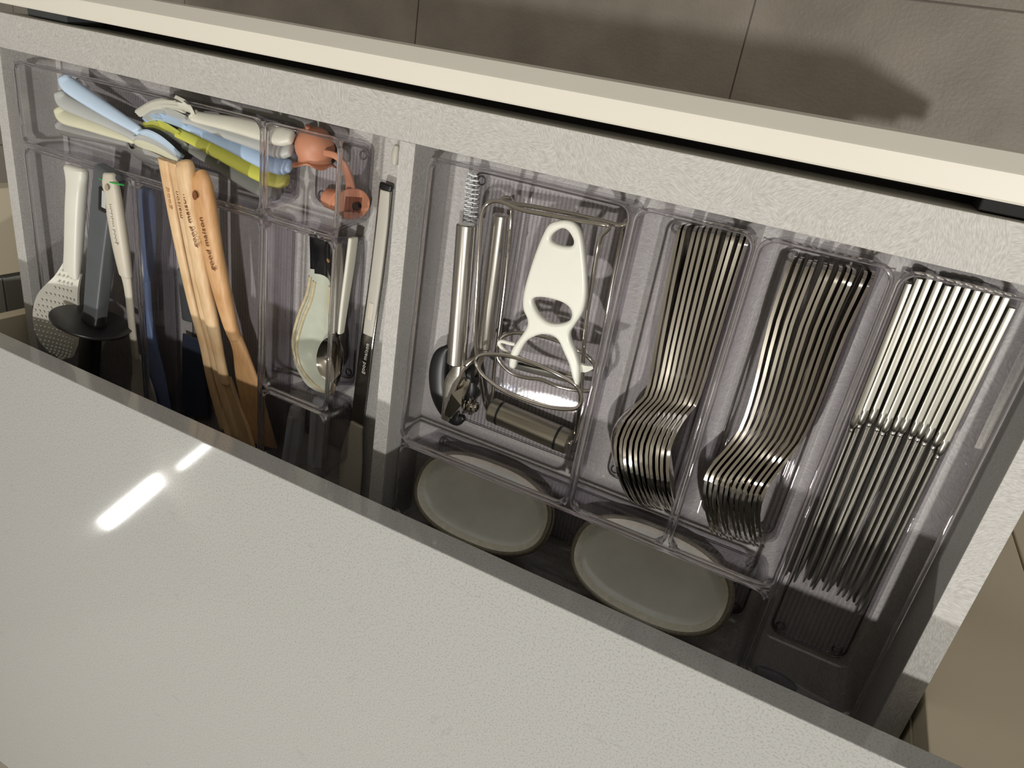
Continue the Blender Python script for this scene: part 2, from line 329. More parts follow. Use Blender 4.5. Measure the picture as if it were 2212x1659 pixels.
def lathe_data(prof, c, ax, n=24, wob=None):
    """prof: (distance along axis, radius)"""
    a = Vector(ax).normalized(); s = a.cross(Vector((0, 0, 1))); s = s if s.length > .05 else a.cross(Vector((1, 0, 0))); s.normalize(); u = a.cross(s); V = []; F = []
    for i, (d, r) in enumerate(prof):
        for k in range(n):
            th = 2*math.pi*k/n; rr, dd = (r, d) if wob is None else wob(i, th, r, d)
            V.append(Vector(c)+a*dd+(s*math.cos(th)+u*math.sin(th))*max(rr, .01))
    m = len(prof)
    for i in range(m-1):
        for k in range(n): F.append((i*n+k, i*n+(k+1) % n, (i+1)*n+(k+1) % n, (i+1)*n+k))
    F.append(tuple(range(n-1, -1, -1))); F.append(tuple((m-1)*n+k for k in range(n)))
    return V, F
def lathe(name, prof, c, ax, mat, parent=None, n=24, wob=None, smooth=40):
    V, F = lathe_data(prof, c, ax, n, wob); return mk(name, V, F, mat, parent, smooth)
def cyl(name, a, b, r, mat, parent=None, n=24, ch=.8):
    a, b = Vector(a), Vector(b); L = (b-a).length
    return lathe(name, [(0, r-ch), (ch, r), (L-ch, r), (L, r-ch)], a, b-a, mat, parent, n)

# ------------------------------------------------------------------ setting
def struct(o): o['kind'] = 'structure'; return o
fl = struct(box('floor', -3600, 3600, -2400, 3600, -835, -815, M['grout']))
for gx in range(-4, 4):
    for gy in range(-2, 4):
        x0 = 43+600*gx; y0 = 230+600*gy
        box('floor_tile', x0+1.2, x0+598.8, y0+1.2, y0+598.8, -815, -812, M['tile'], fl, bev=.5, seg=1)
# worktop
wt = thing('worktop', (0, -560, 68), 'long off-white quartz worktop with a thin squared edge along the open drawer', 'worktop')
box('slab', -1500, 1500, -900, -240, 68, 88, M['quartz'], wt, bev=.8)
# cabinet run
cb = thing('base_cabinet', (0, -560, -812), 'cream kitchen base cabinet under the worktop that holds the open drawer', 'cabinet')
box('side_panel', -506, -490, -860, -264, -812, 66, M['cabinet'], cb); box('side_panel', 412, 427, -860, -286, -812, 66, M['cabinet'], cb)
box('back_panel', -490, 412, -860, -850, -812, 66, M['cabinet'], cb); box('shelf', -490, 412, -850, -270, -360, -344, M['cabinet'], cb)
box('lower_front', -488, 411, -284, -262, -790, -345, M['cabinet'], cb, bev=.8)
rc = thing('side_cabinet', (800, -560, -812), 'cream cabinet right of the open drawer, seen steeply from above', 'cabinet')
box('door', 504, 1100, -284, -262, -790, 62, M['cabinet'], rc, bev=1); box('filler_panel', 412.5, 502, -284, -262, -790, 62, M['cabinet'], rc, bev=1)
box('side_panel', 1084, 1100, -860, -284, -812, 66, M['cabinet'], rc)
lc = thing('cabinet_end_panel', (-570, -200, -812), 'cream end panel standing left of the open drawer', 'panel')
box('end_panel', -582, -560, -243, -146, -812, 40, M['cabinet'], lc, bev=1)
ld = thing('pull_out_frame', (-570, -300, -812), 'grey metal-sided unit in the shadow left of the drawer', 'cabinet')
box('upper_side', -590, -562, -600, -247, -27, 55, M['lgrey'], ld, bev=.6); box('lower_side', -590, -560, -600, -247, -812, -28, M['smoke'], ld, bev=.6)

# drawer
dr = thing('drawer', (-35, -260, -335), 'wide open kitchen drawer of grey laminate with a cream front, filled with clear organisers', 'drawer')
box('base', -467, 393, -700, 5, -60, -52, M['laminate'], dr)
box('side_panel', -481, -467, -700, 5, -110, 0, M['laminate'], dr, bev=.5); box('side_panel', 393, 409, -700, 5, -110, 0, M['laminate'], dr, bev=.5)
box('front_wall', -481, 409, 5, 34.5, -110, 0, M['laminate'], dr, bev=.5)
box('divider', -24, -11, -700, 5, -52, 0, M['laminate'], dr, bev=.5)
box('back_wall', -467, 393, -716, -700, -110, 0, M['laminate'], dr)
pf = [(45, -335), (66, -335), (66, 36), (58.5, 44), (57.5, 45), (46, 45), (45, 44)]
mk('front', [(-490, y, z) for y, z in pf]+[(425, y, z) for y, z in pf],
   [tuple(range(7)), tuple(range(13, 6, -1))]+[(i, (i+1) % 7, 7+(i+1) % 7, 7+i) for i in range(7)], M['cream'], dr)
box('gap_filler', -478, 406, 34.5, 45, -300, -55, M['void'], dr)  # filler box, the gap's shade is put into its near-black colour
box('bracket', -452, -398, 35, 44.5, -58, -20, M['slate'], dr, bev=1); box('bracket', 330, 400, 35, 44.5, -58, -14, M['void'], dr, bev=1)

# ------------------------------------------------------------------ clear organiser bins
def rring(x0, x1, y0, y1, r, z, n=6):
    o = []
    for cx_, cy_, a0 in ((x1-r, y1-r, 0), (x0+r, y1-r, 90), (x0+r, y0+r, 180), (x1-r, y0+r, 270)):
        for i in range(n+1):
            a = math.radians(a0+90*i/n); o.append((cx_+r*math.cos(a), cy_+r*math.sin(a), z))
    return o
def rings(rs, caps=(True, True), close=False):
    V = [p for r in rs for p in r]; n = len(rs[0]); F = []
    for i in range(len(rs)-(0 if close else 1)):
        j = (i+1) % len(rs)
        for k in range(n): F.append((i*n+k, i*n+(k+1) % n, j*n+(k+1) % n, j*n+k))
    if not close:
        if caps[0]: F.append(tuple(range(n-1, -1, -1)))
        if caps[1]: F.append(tuple((len(rs)-1)*n+k for k in range(n)))
    return V, F
def bin_(x0, x1, y0, y1, label, ribs=True):
    t = thing('organiser_bin', ((x0+x1)/2, (y0+y1)/2, -52), label, 'organiser', 'clear plastic organiser bins in the drawer')
    x0 += .5; x1 -= .5; y0 += .5; y1 -= .5
    R = lambda i, r, z: rring(x0+i, x1-i, y0+i, y1-i, r, z)
    V, F = rings([R(6.5, 7, -50), R(4.6, 8.5, -48), R(.9, 9, -3.5), R(2.4, 8, -3.5), R(6.0, 7.5, -45.5), R(8.2, 6, -47.4), R(10, 5, -47.8)])
    mk('body', V, F, M['clear'], t, 50)
    V, F = rings([R(.1, 9.5, -3.4), R(0, 9.5, -.6), R(.5, 9.2, 0), R(2.1, 8.3, 0), R(2.6, 8, -.6), R(2.5, 8, -3.4)], close=True)
    mk('rim', V, F, M['rim'], t, 50)
    P = [(p[0], p[1], -50.9) for p in rring(x0+11, x1-11, y0+11, y1-11, 8, 0)]
    V, F = tube_data(P, .9, 6, True); mk('base_ring', V, F, M['rim'], t, 60)
    for fx in (x0+17, x1-17):
        for fy in (y0+17, y1-17):
            V, F = tube_data([(fx+3.2*math.cos(a*.524), fy+3.2*math.sin(a*.524), -51.2) for a in range(12)], .7, 6, True); mk('foot', V, F, M['rim'], t, 60)
    if ribs: box('ribbed_floor', x0+13, x1-13, y0+13, y1-13, -47.7, -47.2, M['ribbed'], t)
    for cx_, cy_, sx_, sy_ in ((x0, y0, 1, 1), (x1, y0, -1, 1), (x0, y1, 1, -1), (x1, y1, -1, -1)):     # stacking lugs in the corners
        lug = [(cx_+sx_*a, cy_+sy_*b, z) for z in (-1, -5.5) for a, b in ((1.6, 1.6), (7.2, 2.6), (5, 5), (2.6, 7.2))]
        mk('corner_lug', lug, [(0, 1, 2, 3), (7, 6, 5, 4), (0, 4, 5, 1), (1, 5, 6, 2), (2, 6, 7, 3), (3, 7, 4, 0)], M['rim'], t)
    return t
bin_(0, 152.4, -228.5, 0, 'clear bin holding the white peeler and the can opener')
bin_(152.4, 228.8, -228.5, 0, 'clear bin holding the nested steel tablespoons')
bin_(228.8, 305, -228.5, 0, 'clear bin holding the row of steel forks')
bin_(305, 381.2, -305, 0, 'long clear bin holding the table knives, beside the right drawer wall')
bin_(0, 305, -305, -228.5, 'wide clear bin holding the two stacks of small oval plates')
LX = [-450.7+75.2*i for i in range(6)]
bin_(LX[0], LX[4], -78.5, -2.5, "long clear bin holding the children's coloured spoons and forks")
bin_(LX[4], LX[5], -78.5, -3, 'small square clear bin holding the terracotta silicone straw topper')
bin_(LX[0], LX[2], -384, -79, 'clear bin holding the dotted rice paddle and the black tool with a disc')
bin_(LX[2], LX[4], -384, -79, 'clear bin holding the four beechwood utensils')
bin_(LX[4], LX[5], -232, -79, 'narrow clear bin holding the ceramic spoons')
bin_(LX[4], LX[5], -308, -232.5, 'small clear bin holding the frosted plastic cases')

# ------------------------------------------------------------------ spoons
def lerp(a, b, t): return a+(b-a)*t
def interp(tab, d):
    for i in range(len(tab)-1):
        if tab[i][0] <= d <= tab[i+1][0]:
            A, B, C_, D = tab[max(i-1, 0)], tab[i], tab[i+1], tab[min(i+2, len(tab)-1)]; h = C_[0]-B[0]; t = (d-B[0])/h; o = []
            for q in range(1, len(B)):
                m0 = (C_[q]-A[q])/max(C_[0]-A[0], .1)*h; m1 = (D[q]-B[q])/max(D[0]-B[0], .1)*h
                o.append((2*t**3-3*t*t+1)*B[q]+(t**3-2*t*t+t)*m0+(-2*t**3+3*t*t)*C_[q]+(t**3-t*t)*m1)
            return o
    for a, b in zip(tab, tab[1:]):
        if d <= b[0]:
            t = (d-a[0])/(b[0]-a[0]); return [lerp(p, q, t) for p, q in zip(a[1:], b[1:])]
    return tab[-1][1:]
# distance from the handle end, half height, rim offset sideways, cup depth
SP = [(0, 6, 0, .2), (2, 8.4, 0, .4), (6, 9.2, 0, .5), (40, 8, 0, .5), (80, 5.6, .5, .5), (105, 3.6, 1, .3), (120, 3.3, 0, .2), (128, 6, -4, 1), (137, 13, -8, 4),
      (150, 18.5, -9.5, 8), (165, 20.6, -6.5, 10), (180, 19.5, -1, 9), (192, 15.5, 4, 6), (200, 10, 7, 3), (205, 5, 9, 1), (207, 1, 10, .2)]
def cz(d, w, h0, h1, a, b): return lerp(h0, h1, max(0, min(1, (d-a)/(b-a))))
def make_spoon():
    st = []
    V = []; F = []; rows = [(d,)+tuple(interp(SP, d)) for d in [0, 1, 2, 4, 8, 20, 40, 60, 80, 100, 112, 120, 124, 128, 132, 137, 143, 150, 157, 165, 173, 180, 186, 192, 196, 200, 203, 205, 207]]
    nx = 8; th = 2.2; m = len(rows)
    for side in (0, 1):
        for d, w, off, cup in rows:
            z0 = cz(d, w, 9.8, 21.5, 10, 150)
            for k in range(nx+1):
                s = -1+2*k/nx; V.append((off-cup+cup*s*s+(th if side else 0), -d, z0+w*s))
    row = nx+1
    for i in range(m-1):
        for k in range(nx):
            a = i*row+k; F.append((a, a+1, a+row+1, a+row)); b = a+m*row; F.append((b, b+row, b+row+1, b+1))
        for k in (0, nx):
            a = i*row+k; b = a+m*row; F.append((a, a+row, b+row, b))
    for i in (0, m-1):
        for k in range(nx):
            a = i*row+k; b = a+m*row; F.append((a, b, b+1, a+1))
    return V, F
def place(name, V, F, mat, loc, rz, rx=0):
    me = bpy.data.meshes.new(name); me.from_pydata([(v[0]*.001, v[1]*.001, v[2]*.001) for v in V], [], F)
    bm = bmesh.new(); bm.from_mesh(me); bmesh.ops.recalc_face_normals(bm, faces=bm.faces); bm.to_mesh(me); bm.free()
    for p in me.polygons: p.use_smooth = True
    me.set_sharp_from_angle(angle=math.radians(50)); me.materials.append(mat)
    o = bpy.data.objects.new(name, me); COL.objects.link(o); o.location = W(loc); o.rotation_euler = (rx, 0, rz); return o
ordn = ['first', 'second', 'third', 'fourth', 'fifth', 'sixth', 'seventh', 'eighth', 'ninth', 'tenth', 'eleventh', 'twelfth', 'thirteenth']
V, F = make_spoon(); sp0 = None
jig = [0, -1, 1.6, .6, 0, 0, -.8, 1.4, .3, 1.2, .5]
for i in range(11):
    t = i/10; ex = lerp(177, 214, t)+jig[i]*.8; nxp = lerp(184, 212, t); a = math.atan2(nxp-ex, 112)
    if sp0 is None: o = sp0 = place('tablespoon', V, F, M['chrome'], (ex, -11, -47.4), a)
    else: o = sp0.copy(); COL.objects.link(o); o.location = W((ex, lerp(-11, -6, t)-abs(jig[i])*.4, -47.4)); o.rotation_euler = (0, 0, a)
    o.rotation_euler = (0, math.radians(lerp(-6, 13, t)), a)
    lb = 'steel tablespoon, '+('leftmost of the nested spoons, its whole round back showing' if i == 0 else 'rightmost of the nested spoons beside the forks bin' if i == 10 else ordn[i]+' from the left in the row of nested spoons')
    tag(o, lb, 'spoon', 'nested steel tablespoons')
# ------------------------------------------------------------------ forks
FK = [(0, 6, 0, .2), (2, 9, 0, .4), (40, 8, -1, .4), (90, 5, 1.5, .3), (118, 4, 1, .2), (134, 4.4, -3, .2), (146, 9, -7.5, .6), (154, 12, -10, 1.2), (162, 12.4, -10.5, 1.6)]
def fork_parts():
    nx = 6; th = 2.1; out = []
    def ribbon(rows):
        V = []; F = []; m = len(rows); row = nx+1
        for side in (0, 1):
            for d, w, off, cup, zc in rows:
                for k in range(row):
                    s = -1+2*k/nx; V.append((off-cup+cup*s*s+(th*(.8 if d > 190 else 1) if side else 0), -d, zc+w*s))
        for i in range(m-1):
            for k in range(nx):
                a = i*row+k; F.append((a, a+1, a+row+1, a+row)); b = a+m*row; F.append((b, b+row, b+row+1, b+1))
            for k in (0, nx):
                a = i*row+k; b = a+m*row; F.append((a, a+row, b+row, b))
        for i in (0, m-1):
            for k in range(nx):
                a = i*row+k; b = a+m*row; F.append((a, b, b+1, a+1))
        return V, F
    hd = [0, 1, 3, 10, 25, 40, 60, 80, 90, 100, 110, 120, 128, 136, 141, 146, 150, 154, 158, 162]
    out.append(ribbon([(d,)+tuple(interp(FK, d))+(cz(d, 0, 9.6, 13.2, 10, 150),) for d in hd]))
    tn = []
    for s in (-10.7, -3.6, 3.6, 10.7):
        tn.append(ribbon([(d, 1.5-.8*max(0, (d-160))/42, off-1.6+1.6*(s/10.7)**2, 0, 13.2+s*(1-.0015*(d-160))) for d, off in ((160, -10), (168, -9.3), (176, -7.5), (184, -4.5), (192, -.5), (198, 3), (201, 5))]))
    return out[0], tn
def make_fork(loc, a):
    t = bpy.data.objects.new('table_fork', None); COL.objects.link(t); t.empty_display_size = .01; t.location = W(loc); t.rotation_euler = (0, 0, a)
    h, tn = fork_parts()
    o = place('handle', h[0], h[1], M['chrome'], (0, 0, -ZG), 0); o.parent = t
    for q in tn:
        o = place('tine', q[0], q[1], M['chrome'], (0, 0, -ZG), 0); o.parent = t
    return t
def copy_tree(o, parent=None):
    c = o.copy(); COL.objects.link(c)
    if parent: c.parent = parent
    for ch in list(o.children): copy_tree(ch, c)
    return c
fk0 = None; jf = [0, 0, .8, -.6, 1, -.4, .5, .3, -1, .6, .2]
for i in range(11):
    t = i/10; ex = lerp(249, 290, t)+jf[i]; a = math.atan2(lerp(251, 284, t)-ex, 112)*.9
    loc = (ex, lerp(-15, -11, t)-abs(jf[i])*1.2, -47.4)
    if fk0 is None: o = fk0 = make_fork(loc, a)
    else: o = copy_tree(fk0); o.location = W(loc); o.rotation_euler = (0, 0, a)
    o.rotation_euler = (0, math.radians(lerp(-6, 12, t)), a)
    tag(o, 'polished steel fork on its edge, '+('leftmost of the forks, lying against the spoons bin' if i == 0 else 'rightmost of the forks, nearest the knives' if i == 10 else ordn[i]+' from the left in the row of forks'), 'fork', 'steel forks standing on edge')
# ------------------------------------------------------------------ knives
def make_knife():
    t = bpy.data.objects.new('table_knife', None); COL.objects.link(t); t.empty_display_size = .01
    st = [(0, -d, 9.5+o, w*1.05, h) for d, w, h, o in ((0, 1.6, 7.2, 0), (1.2, 2.1, 8.6, 0), (4, 2.3, 9, 0), (40, 2.3, 8.6, 0), (80, 2.3, 8.2, .2), (90, 2.4, 8, .4), (94, 2.2, 7.4, .4), (96, 1.3, 6.4, 0))]
    V, F = loft_data(cat(st, 3), (0, 0, 1), 16, 4.5); o = place('handle', V, F, M['knifem'], (0, 0, -ZG), 0); o.parent = t
    st = [(0, -d, zc, w, h) for d, w, h, zc in ((95, 1.2, 5.6, 9.6), (99, 1.7, 6, 9.6), (104, 1.5, 8, 9), (150, 1.3, 8.8, 9.2), (200, 1.1, 8.6, 9.4), (218, 1, 7, 8.4), (228, .8, 4, 6), (231, .4, 1, 4.4))]
    V, F = loft_data(cat(st, 3), (0, 0, 1), 12, 3.2); o = place('blade', V, F, M['blade'], (0, 0, -ZG), 0); o.parent = t
    return t
ends = [((317.9, -12.4, -28.0)), ((321.8, -8.3, -28.0)), ((326.8, -5.3, -28.0)), ((333.0, -6.6, -28.0)), ((340.6, -8.4, -28.0)), ((342.5, -5.9, -28.0)), ((347.9, -5.5, -28.0)), ((352.5, -5.3, -28.0)), ((357.0, -5.1, -28.0)), ((361.6, -6.5, -28.0)), ((366.2, -7.1, -28.0)), ((371.5, -12.0, -28.0))]
kx = [314.2, 318.6, 323.4, 328.6, 333.6, 338.2, 343.2, 348.2, 353, 357.8, 362.6, 367.4]; kn0 = None
for i in range(12):
    o = make_knife() if kn0 is None else copy_tree(kn0)
    if i == 0: kn0 = o
    tipx = 314.5+4.5*i+(1.2, -.6, .4, 1.4, -1, .5, -.9, 1.1, .2, -.8, .9, 0)[i]; a = math.atan2(tipx-kx[i], 225)
    o.location = W((kx[i], min(ends[i][1], -4.2), -47)); o.rotation_euler = (0, 0, a)
    tag(o, 'satin steel table knife on its edge, '+('leftmost of the knives, against the forks bin' if i == 0 else 'rightmost of the knives, towards the drawer wall' if i == 11 else ordn[i]+' from the left in the row of knives'), 'knife', 'steel table knives standing on edge')

# ------------------------------------------------------------------ small oval plates
def plate(name, label, c, tilt, rz, group):
    """c centre (mm), long axis x 63 half, short 37 half, then tilted about x and turned about z"""
    t = thing(name, c, label, 'plate', group)
    def ring(sx, z, n=56):
        o = []
        for k in range(n):
            a = 2*math.pi*k/n; ca, sa = math.cos(a), math.sin(a); p = 2.45
            o.append((63*sx*math.copysign(abs(ca)**(2/p), ca), (37-(1-sx)*22-15*(1-sx))*math.copysign(abs(sa)**(2/p), sa) if False else (37-63*(1-sx))*math.copysign(abs(sa)**(2/p), sa), z))
        return o
    Rm = Matrix.Rotation(math.radians(rz), 3, 'Z') @ Matrix.Rotation(math.radians(tilt), 3, 'X')
    def put(rs): return [[tuple(Rm @ Vector(p)+Vector(c)) for p in r] for r in rs]
    V, F = rings(put([ring(.78, 2.2), ring(.83, 2.8), ring(.875, 4.4)]), (True, False)); mk('well', V, F, M['glaze'], t, 60, fix=False)
    V, F = rings(put([ring(.875, 4.4), ring(.91, 6.6), ring(.945, 8.3)]), (False, False)); mk('inner_rim', V, F, M['palerim'], t, 60, fix=False)
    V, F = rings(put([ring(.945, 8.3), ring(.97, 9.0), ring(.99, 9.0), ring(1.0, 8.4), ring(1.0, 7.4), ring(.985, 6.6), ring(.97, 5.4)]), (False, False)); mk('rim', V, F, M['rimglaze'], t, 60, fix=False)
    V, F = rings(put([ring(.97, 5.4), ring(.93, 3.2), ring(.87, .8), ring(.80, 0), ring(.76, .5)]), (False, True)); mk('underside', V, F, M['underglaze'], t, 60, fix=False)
    return t
for px_, lab in ((0, 'left'), (1, 'right')):
    cx0 = (74, 221)[px_]
    for k in range(2):
        q = ('upper', 'lower')[k]
        plate('oval_plate', 'small grey-green oval plate with a dark rim, %s of the %s stack of plates' % (q, lab), (cx0+k*1.4, -271.2-k*1.9, -25.5-k*3.6), -31+k*1.0, (1.2, -2.0)[px_], 'small oval plates')

# ------------------------------------------------------------------ white Y peeler
pe = thing('peeler', (110, -120, -6), 'white plastic Y peeler with two holes and a swivelling steel blade', 'peeler')
PZ = -3
def z5(l, z=PZ):
    return l
outl = [(102.4, -22.6, -3.0), (96.7, -26.1, -3.0), (93.8, -32.4, -3.0), (90.3, -47.0, -3.0), (87.5, -65.8, -3.0), (86.7, -79.5, -3.0), (88.4, -88.6, -3.0), (92.8, -94.9, -3.0), (93.3, -101.1, -3.0), (89.4, -110.5, -3.0), (84.9, -121.3, -3.0), (84.6, -132.5, -3.0), (87.0, -135.1, -3.0), (89.8, -133.7, -3.0), (90.7, -124.2, -3.0), (94.2, -112.5, -3.0), (99.4, -106.6, -3.0), (105.9, -102.5, -3.0), (113.6, -101.1, -3.0), (119.1, -103.6, -3.0), (123.9, -109.8, -3.0), (129.7, -117.5, -3.0), (134.5, -127.0, -3.0), (137.8, -130.6, -3.0), (139.6, -129.2, -3.0), (137.3, -116.7, -3.0), (132.2, -107.1, -3.0), (127.2, -100.3, -3.0), (125.7, -94.6, -3.0), (127.9, -88.5, -3.0), (131.7, -77.2, -3.0), (131.1, -63.6, -3.0), (125.9, -44.2, -3.0), (119.8, -28.0, -3.0), (113.9, -21.7, -3.0), (107.8, -21.0, -3.0)]
h1 = [(105.3, -27.2, -3.0), (110.4, -27.5, -3.0), (115.5, -32.7, -3.0), (114.7, -36.7, -3.0), (107.3, -38.2, -3.0), (99.8, -36.9, -3.0), (99.9, -32.2, -3.0)]
h2 = [(94.0, -79.8, -3.0), (102.6, -76.0, -3.0), (116.2, -75.7, -3.0), (123.2, -79.1, -3.0), (124.2, -85.5, -3.0), (118.5, -90.3, -3.0), (109.0, -92.5, -3.0), (99.6, -88.4, -3.0)]
prism('handle', cat([p[:2] for p in outl], 4, True), [cat([p[:2] for p in h1], 4, True), cat([p[:2] for p in h2], 4, True)], 7, 2.2, M['white'], pe, z=PZ-3)
bl = sheet('swivel_blade', [((84.3, -135.5, -10.0, 3.2, 0)), ((97.8, -135.5, -10.0, 4, 0.8)), ((119.9, -133.3, -10.0, 4, 0.8)), ((135.3, -132.0, -10.0, 3.2, 0))], (0, .8, .6), 1, M['blade'], pe)
sheet('blade_edge', [((88.2, -130.8, -6.0, 1.1, 0)), ((109.6, -128.8, -6.0, 1.3, 0.2)), ((133.1, -125.9, -6.0, 1.1, 0))], (0, .9, .4), .8, M['chrome'], bl)
tube('eye_remover', [(83.4, -126.6, -8.0), (76.9, -124.7, -8.0), (72.4, -121.3, -8.0), (74.3, -118.8, -8.0), (80.4, -118.4, -8.0), (85.6, -117.8, -8.0)], 1.5, M['white'], pe)
sheet('side_fin', [((134.5, -119.3, -8.0, 3.5, 0)), ((140.1, -119.1, -8.0, 3, 0)), ((146.2, -116.1, -8.0, 1, 0))], (0, 1, .3), 2, M['white'], pe)

# ------------------------------------------------------------------ potato masher
ma = thing('potato_masher', (110, -150, -46), 'steel wire potato masher with a short ringed barrel handle, lying under the white peeler', 'masher')
a_, b_p = Vector((62.3, -190.5, -36.0)), Vector((133.3, -194.0, -36.0)); ax_ = (b_p-a_).normalized(); Lh = (b_p-a_).length
cyl('barrel', a_, b_p, 10, M['barrel'], ma, 32, 1)
for d in (9, Lh-10): cyl('black_ring', a_+ax_*(d-1), a_+ax_*(d+1), 10.25, M['black'], ma, 32, .1)
cyl('end_screw', b_p, b_p+ax_*1.2, 3, M['chrome'], ma, 12, .3)
tube('front_wire', [(60.9, -194.9, -36.0), (58.3, -183.0, -30.0), (54.5, -162.4, -24.0), (50.2, -142.6, -20.0), (47.0, -115.7, -16.0), (45.5, -78.9, -12.0), (44.2, -44.4, -8.0), (44.0, -33.2, -7.0), (46.2, -25.6, -7.0), (52.0, -21.1, -7.0), (60.2, -20.6, -7.0), (74.7, -22.3, -7.0), (98.7, -20.9, -7.0), (118.5, -19.6, -7.0), (132.8, -18.4, -7.0), (136.2, -19.2, -8.0), (134.4, -22.8, -9.0), (131.5, -27.3, -10.0), (130.6, -38.1, -12.0), (130.8, -59.4, -14.0), (131.1, -83.5, -17.0), (132.5, -104.9, -20.0), (134.6, -127.3, -24.0), (136.8, -158.9, -29.0), (136.5, -192.3, -36.0)], 1.6, M['chrome'], ma, sm=4)
tube('rear_wire', [(60.6, -191.7, -42.0), (57.0, -159.3, -42.0), (57.0, -130.5, -40.0), (57.2, -84.0, -36.0), (56.6, -44.6, -32.0), (56.4, -25.7, -28.0), (56.9, -19.8, -22.0), (54.6, -19.4, -19.0), (53.2, -20.9, -18.0), (57.5, -21.8, -17.0), (77.2, -20.1, -16.0), (105.0, -18.4, -15.0), (128.6, -17.8, -14.0), (140.3, -18.0, -14.0), (144.7, -16.1, -14.0), (143.8, -15.0, -18.0), (140.3, -23.8, -28.0), (139.0, -64.9, -36.0), (139.5, -108.3, -40.0), (138.7, -159.1, -42.0), (137.7, -190.6, -38.0)], 1.6, M['chrome'], ma, sm=4)
tube('mashing_loop', [(57.2, -140.3, -6.0), (59.7, -134.6, -5.0), (68.9, -129.8, -4.0), (83.9, -126.1, -3.0), (102.9, -125.3, -3.0), (123.9, -127.7, -4.0), (137.0, -132.2, -6.0), (142.0, -139.6, -8.0), (142.3, -147.7, -9.0), (136.8, -153.1, -10.0), (120.9, -157.4, -10.0), (100.5, -158.3, -9.0), (82.3, -156.6, -8.0), (68.1, -151.5, -7.0), (60.1, -145.8, -6.0)], 1.6, M['chrome'], ma, closed=True, sm=4)
tube('mashing_loop', [(61.5, -129.4, -34.0), (67.7, -122.1, -33.0), (78.5, -117.4, -32.0), (93.4, -115.0, -32.0), (109.3, -114.5, -32.0), (125.6, -117.0, -33.0), (137.2, -122.8, -35.0), (142.9, -131.7, -37.0), (143.8, -140.9, -38.0), (139.3, -147.6, -39.0), (124.8, -151.5, -39.0), (111.7, -152.2, -38.0), (99.6, -151.6, -38.0), (89.6, -153.8, -38.0), (79.2, -155.0, -38.0), (69.8, -152.6, -37.0), (61.7, -146.1, -36.0), (59.8, -136.9, -35.0)], 1.6, M['chrome'], ma, closed=True, sm=4)

# ------------------------------------------------------------------ can opener
co = thing('can_opener', (25, -120, -46), 'steel can opener with two tube handles and a black turning key', 'can opener')
cyl('tube_handle', (27.4, -44.3, -18.0), (34.2, -153.6, -18.0), 7.4, M['tube'], co, 32, 1)
h2_ = cyl('tube_handle', (46.2, -34.7, -34.0), (49.2, -140.0, -34.0), 6.8, M['tube'], co, 32, 1)
tp, tq = Vector((58.5, -62.8, -27.7)), Vector((56.7, -44.0, -27.7))
text('@brabantia', tp, tq-tp, (-.8, -.1, .35), (19, 3.4), M['dark'], h2_, th=.3)
loft('neck', [((36.1, -152.6, -18.0, 4, 2)), ((35.0, -160.5, -19.0, 5, 2)), ((31.9, -172.9, -20.0, 7, 1.6)), ((30.3, -190.6, -21.0, 5, 1.6)), ((29.2, -206.4, -22.0, 4, 1.6))], M['satin'], co, p=3)
sheet('pivot_arm', [((49.9, -138.6, -30.0, 5, 0)), ((44.5, -154.3, -26.0, 6, 1)), ((38.2, -168.1, -22.0, 8, 1)), ((35.8, -188.2, -20.0, 7, 0))], (1, .3, .2), 1.6, M['satin'], co)
sheet('pivot_arm', [((53.5, -137.6, -20.0, 2, 0)), ((42.2, -150.9, -18.0, 3, 0.4)), ((36.5, -168.6, -17.0, 3, 0.4)), ((32.5, -184.6, -16.0, 2, 0))], (1, .4, .4), 1.8, M['chrome'], co)
pl = [(35.2, -178.2, -15.0), (45.0, -169.1, -15.0), (46.3, -184.3, -13.0), (36.9, -199.8, -15.0), (29.6, -200.3, -17.0), (27.5, -187.4, -19.0)]
pb = [(26.3, -187.5, -32.0), (36.5, -178.0, -32.0), (39.0, -196.6, -34.0), (33.4, -212.6, -36.0), (19.7, -212.4, -36.0), (19.5, -195.8, -34.0)]
mk('cover_plate', pl+pb, [(0, 1, 2), (0, 2, 3), (0, 3, 4, 5), (6, 8, 7), (6, 9, 8), (6, 11, 10, 9)]+[(i, (i+1) % 6, 6+(i+1) % 6, 6+i) for i in range(6)], M['chrome'], co)
wc = Vector((41.1, -189.5, -24.0)); wa = (Vector((59.0, -185.5, -24.0))-wc).normalized()
cyl('axle', wc, wc+wa*15, 3, M['chrome'], co, 16, .4)
V, F = lathe_data([(0, 5), (.4, 6.5), (1.6, 6.5), (2, 5)], wc+wa*5, wa, 24); mk('cutting_wheel', V, F, M['chrome'], co, 30)
def cog(i, th, r, d): return (r*(1.14 if int(th/(2*math.pi)*28) % 2 else .96), d)
lathe('gear_wheel', [(0, 5.5), (.2, 6.5), (1.8, 6.5), (2, 5.5)], wc+wa*8.5, wa, M['chrome'], co, 28, cog, smooth=False)
cyl('nut', wc+wa*11.5, wc+wa*14, 4.6, M['chrome'], co, 6, .3)
lathe('black_roller', [(0, 6), (.8, 7.4), (2.4, 7.4), (2.8, 6), (5, 6), (5.4, 7.4), (7, 7.4), (7.8, 6), (7.9, 3.4), (6.5, 3)], (41.3, -161.4, -26.0), (1, .25, 0), M['black'], co, 32)
loft('black_housing', [((44.8, -169.5, -28.0, 5, 4)), ((44.4, -178.0, -28.0, 7, 5)), ((42.1, -185.5, -28.0, 5, 4))], M['black'], co)
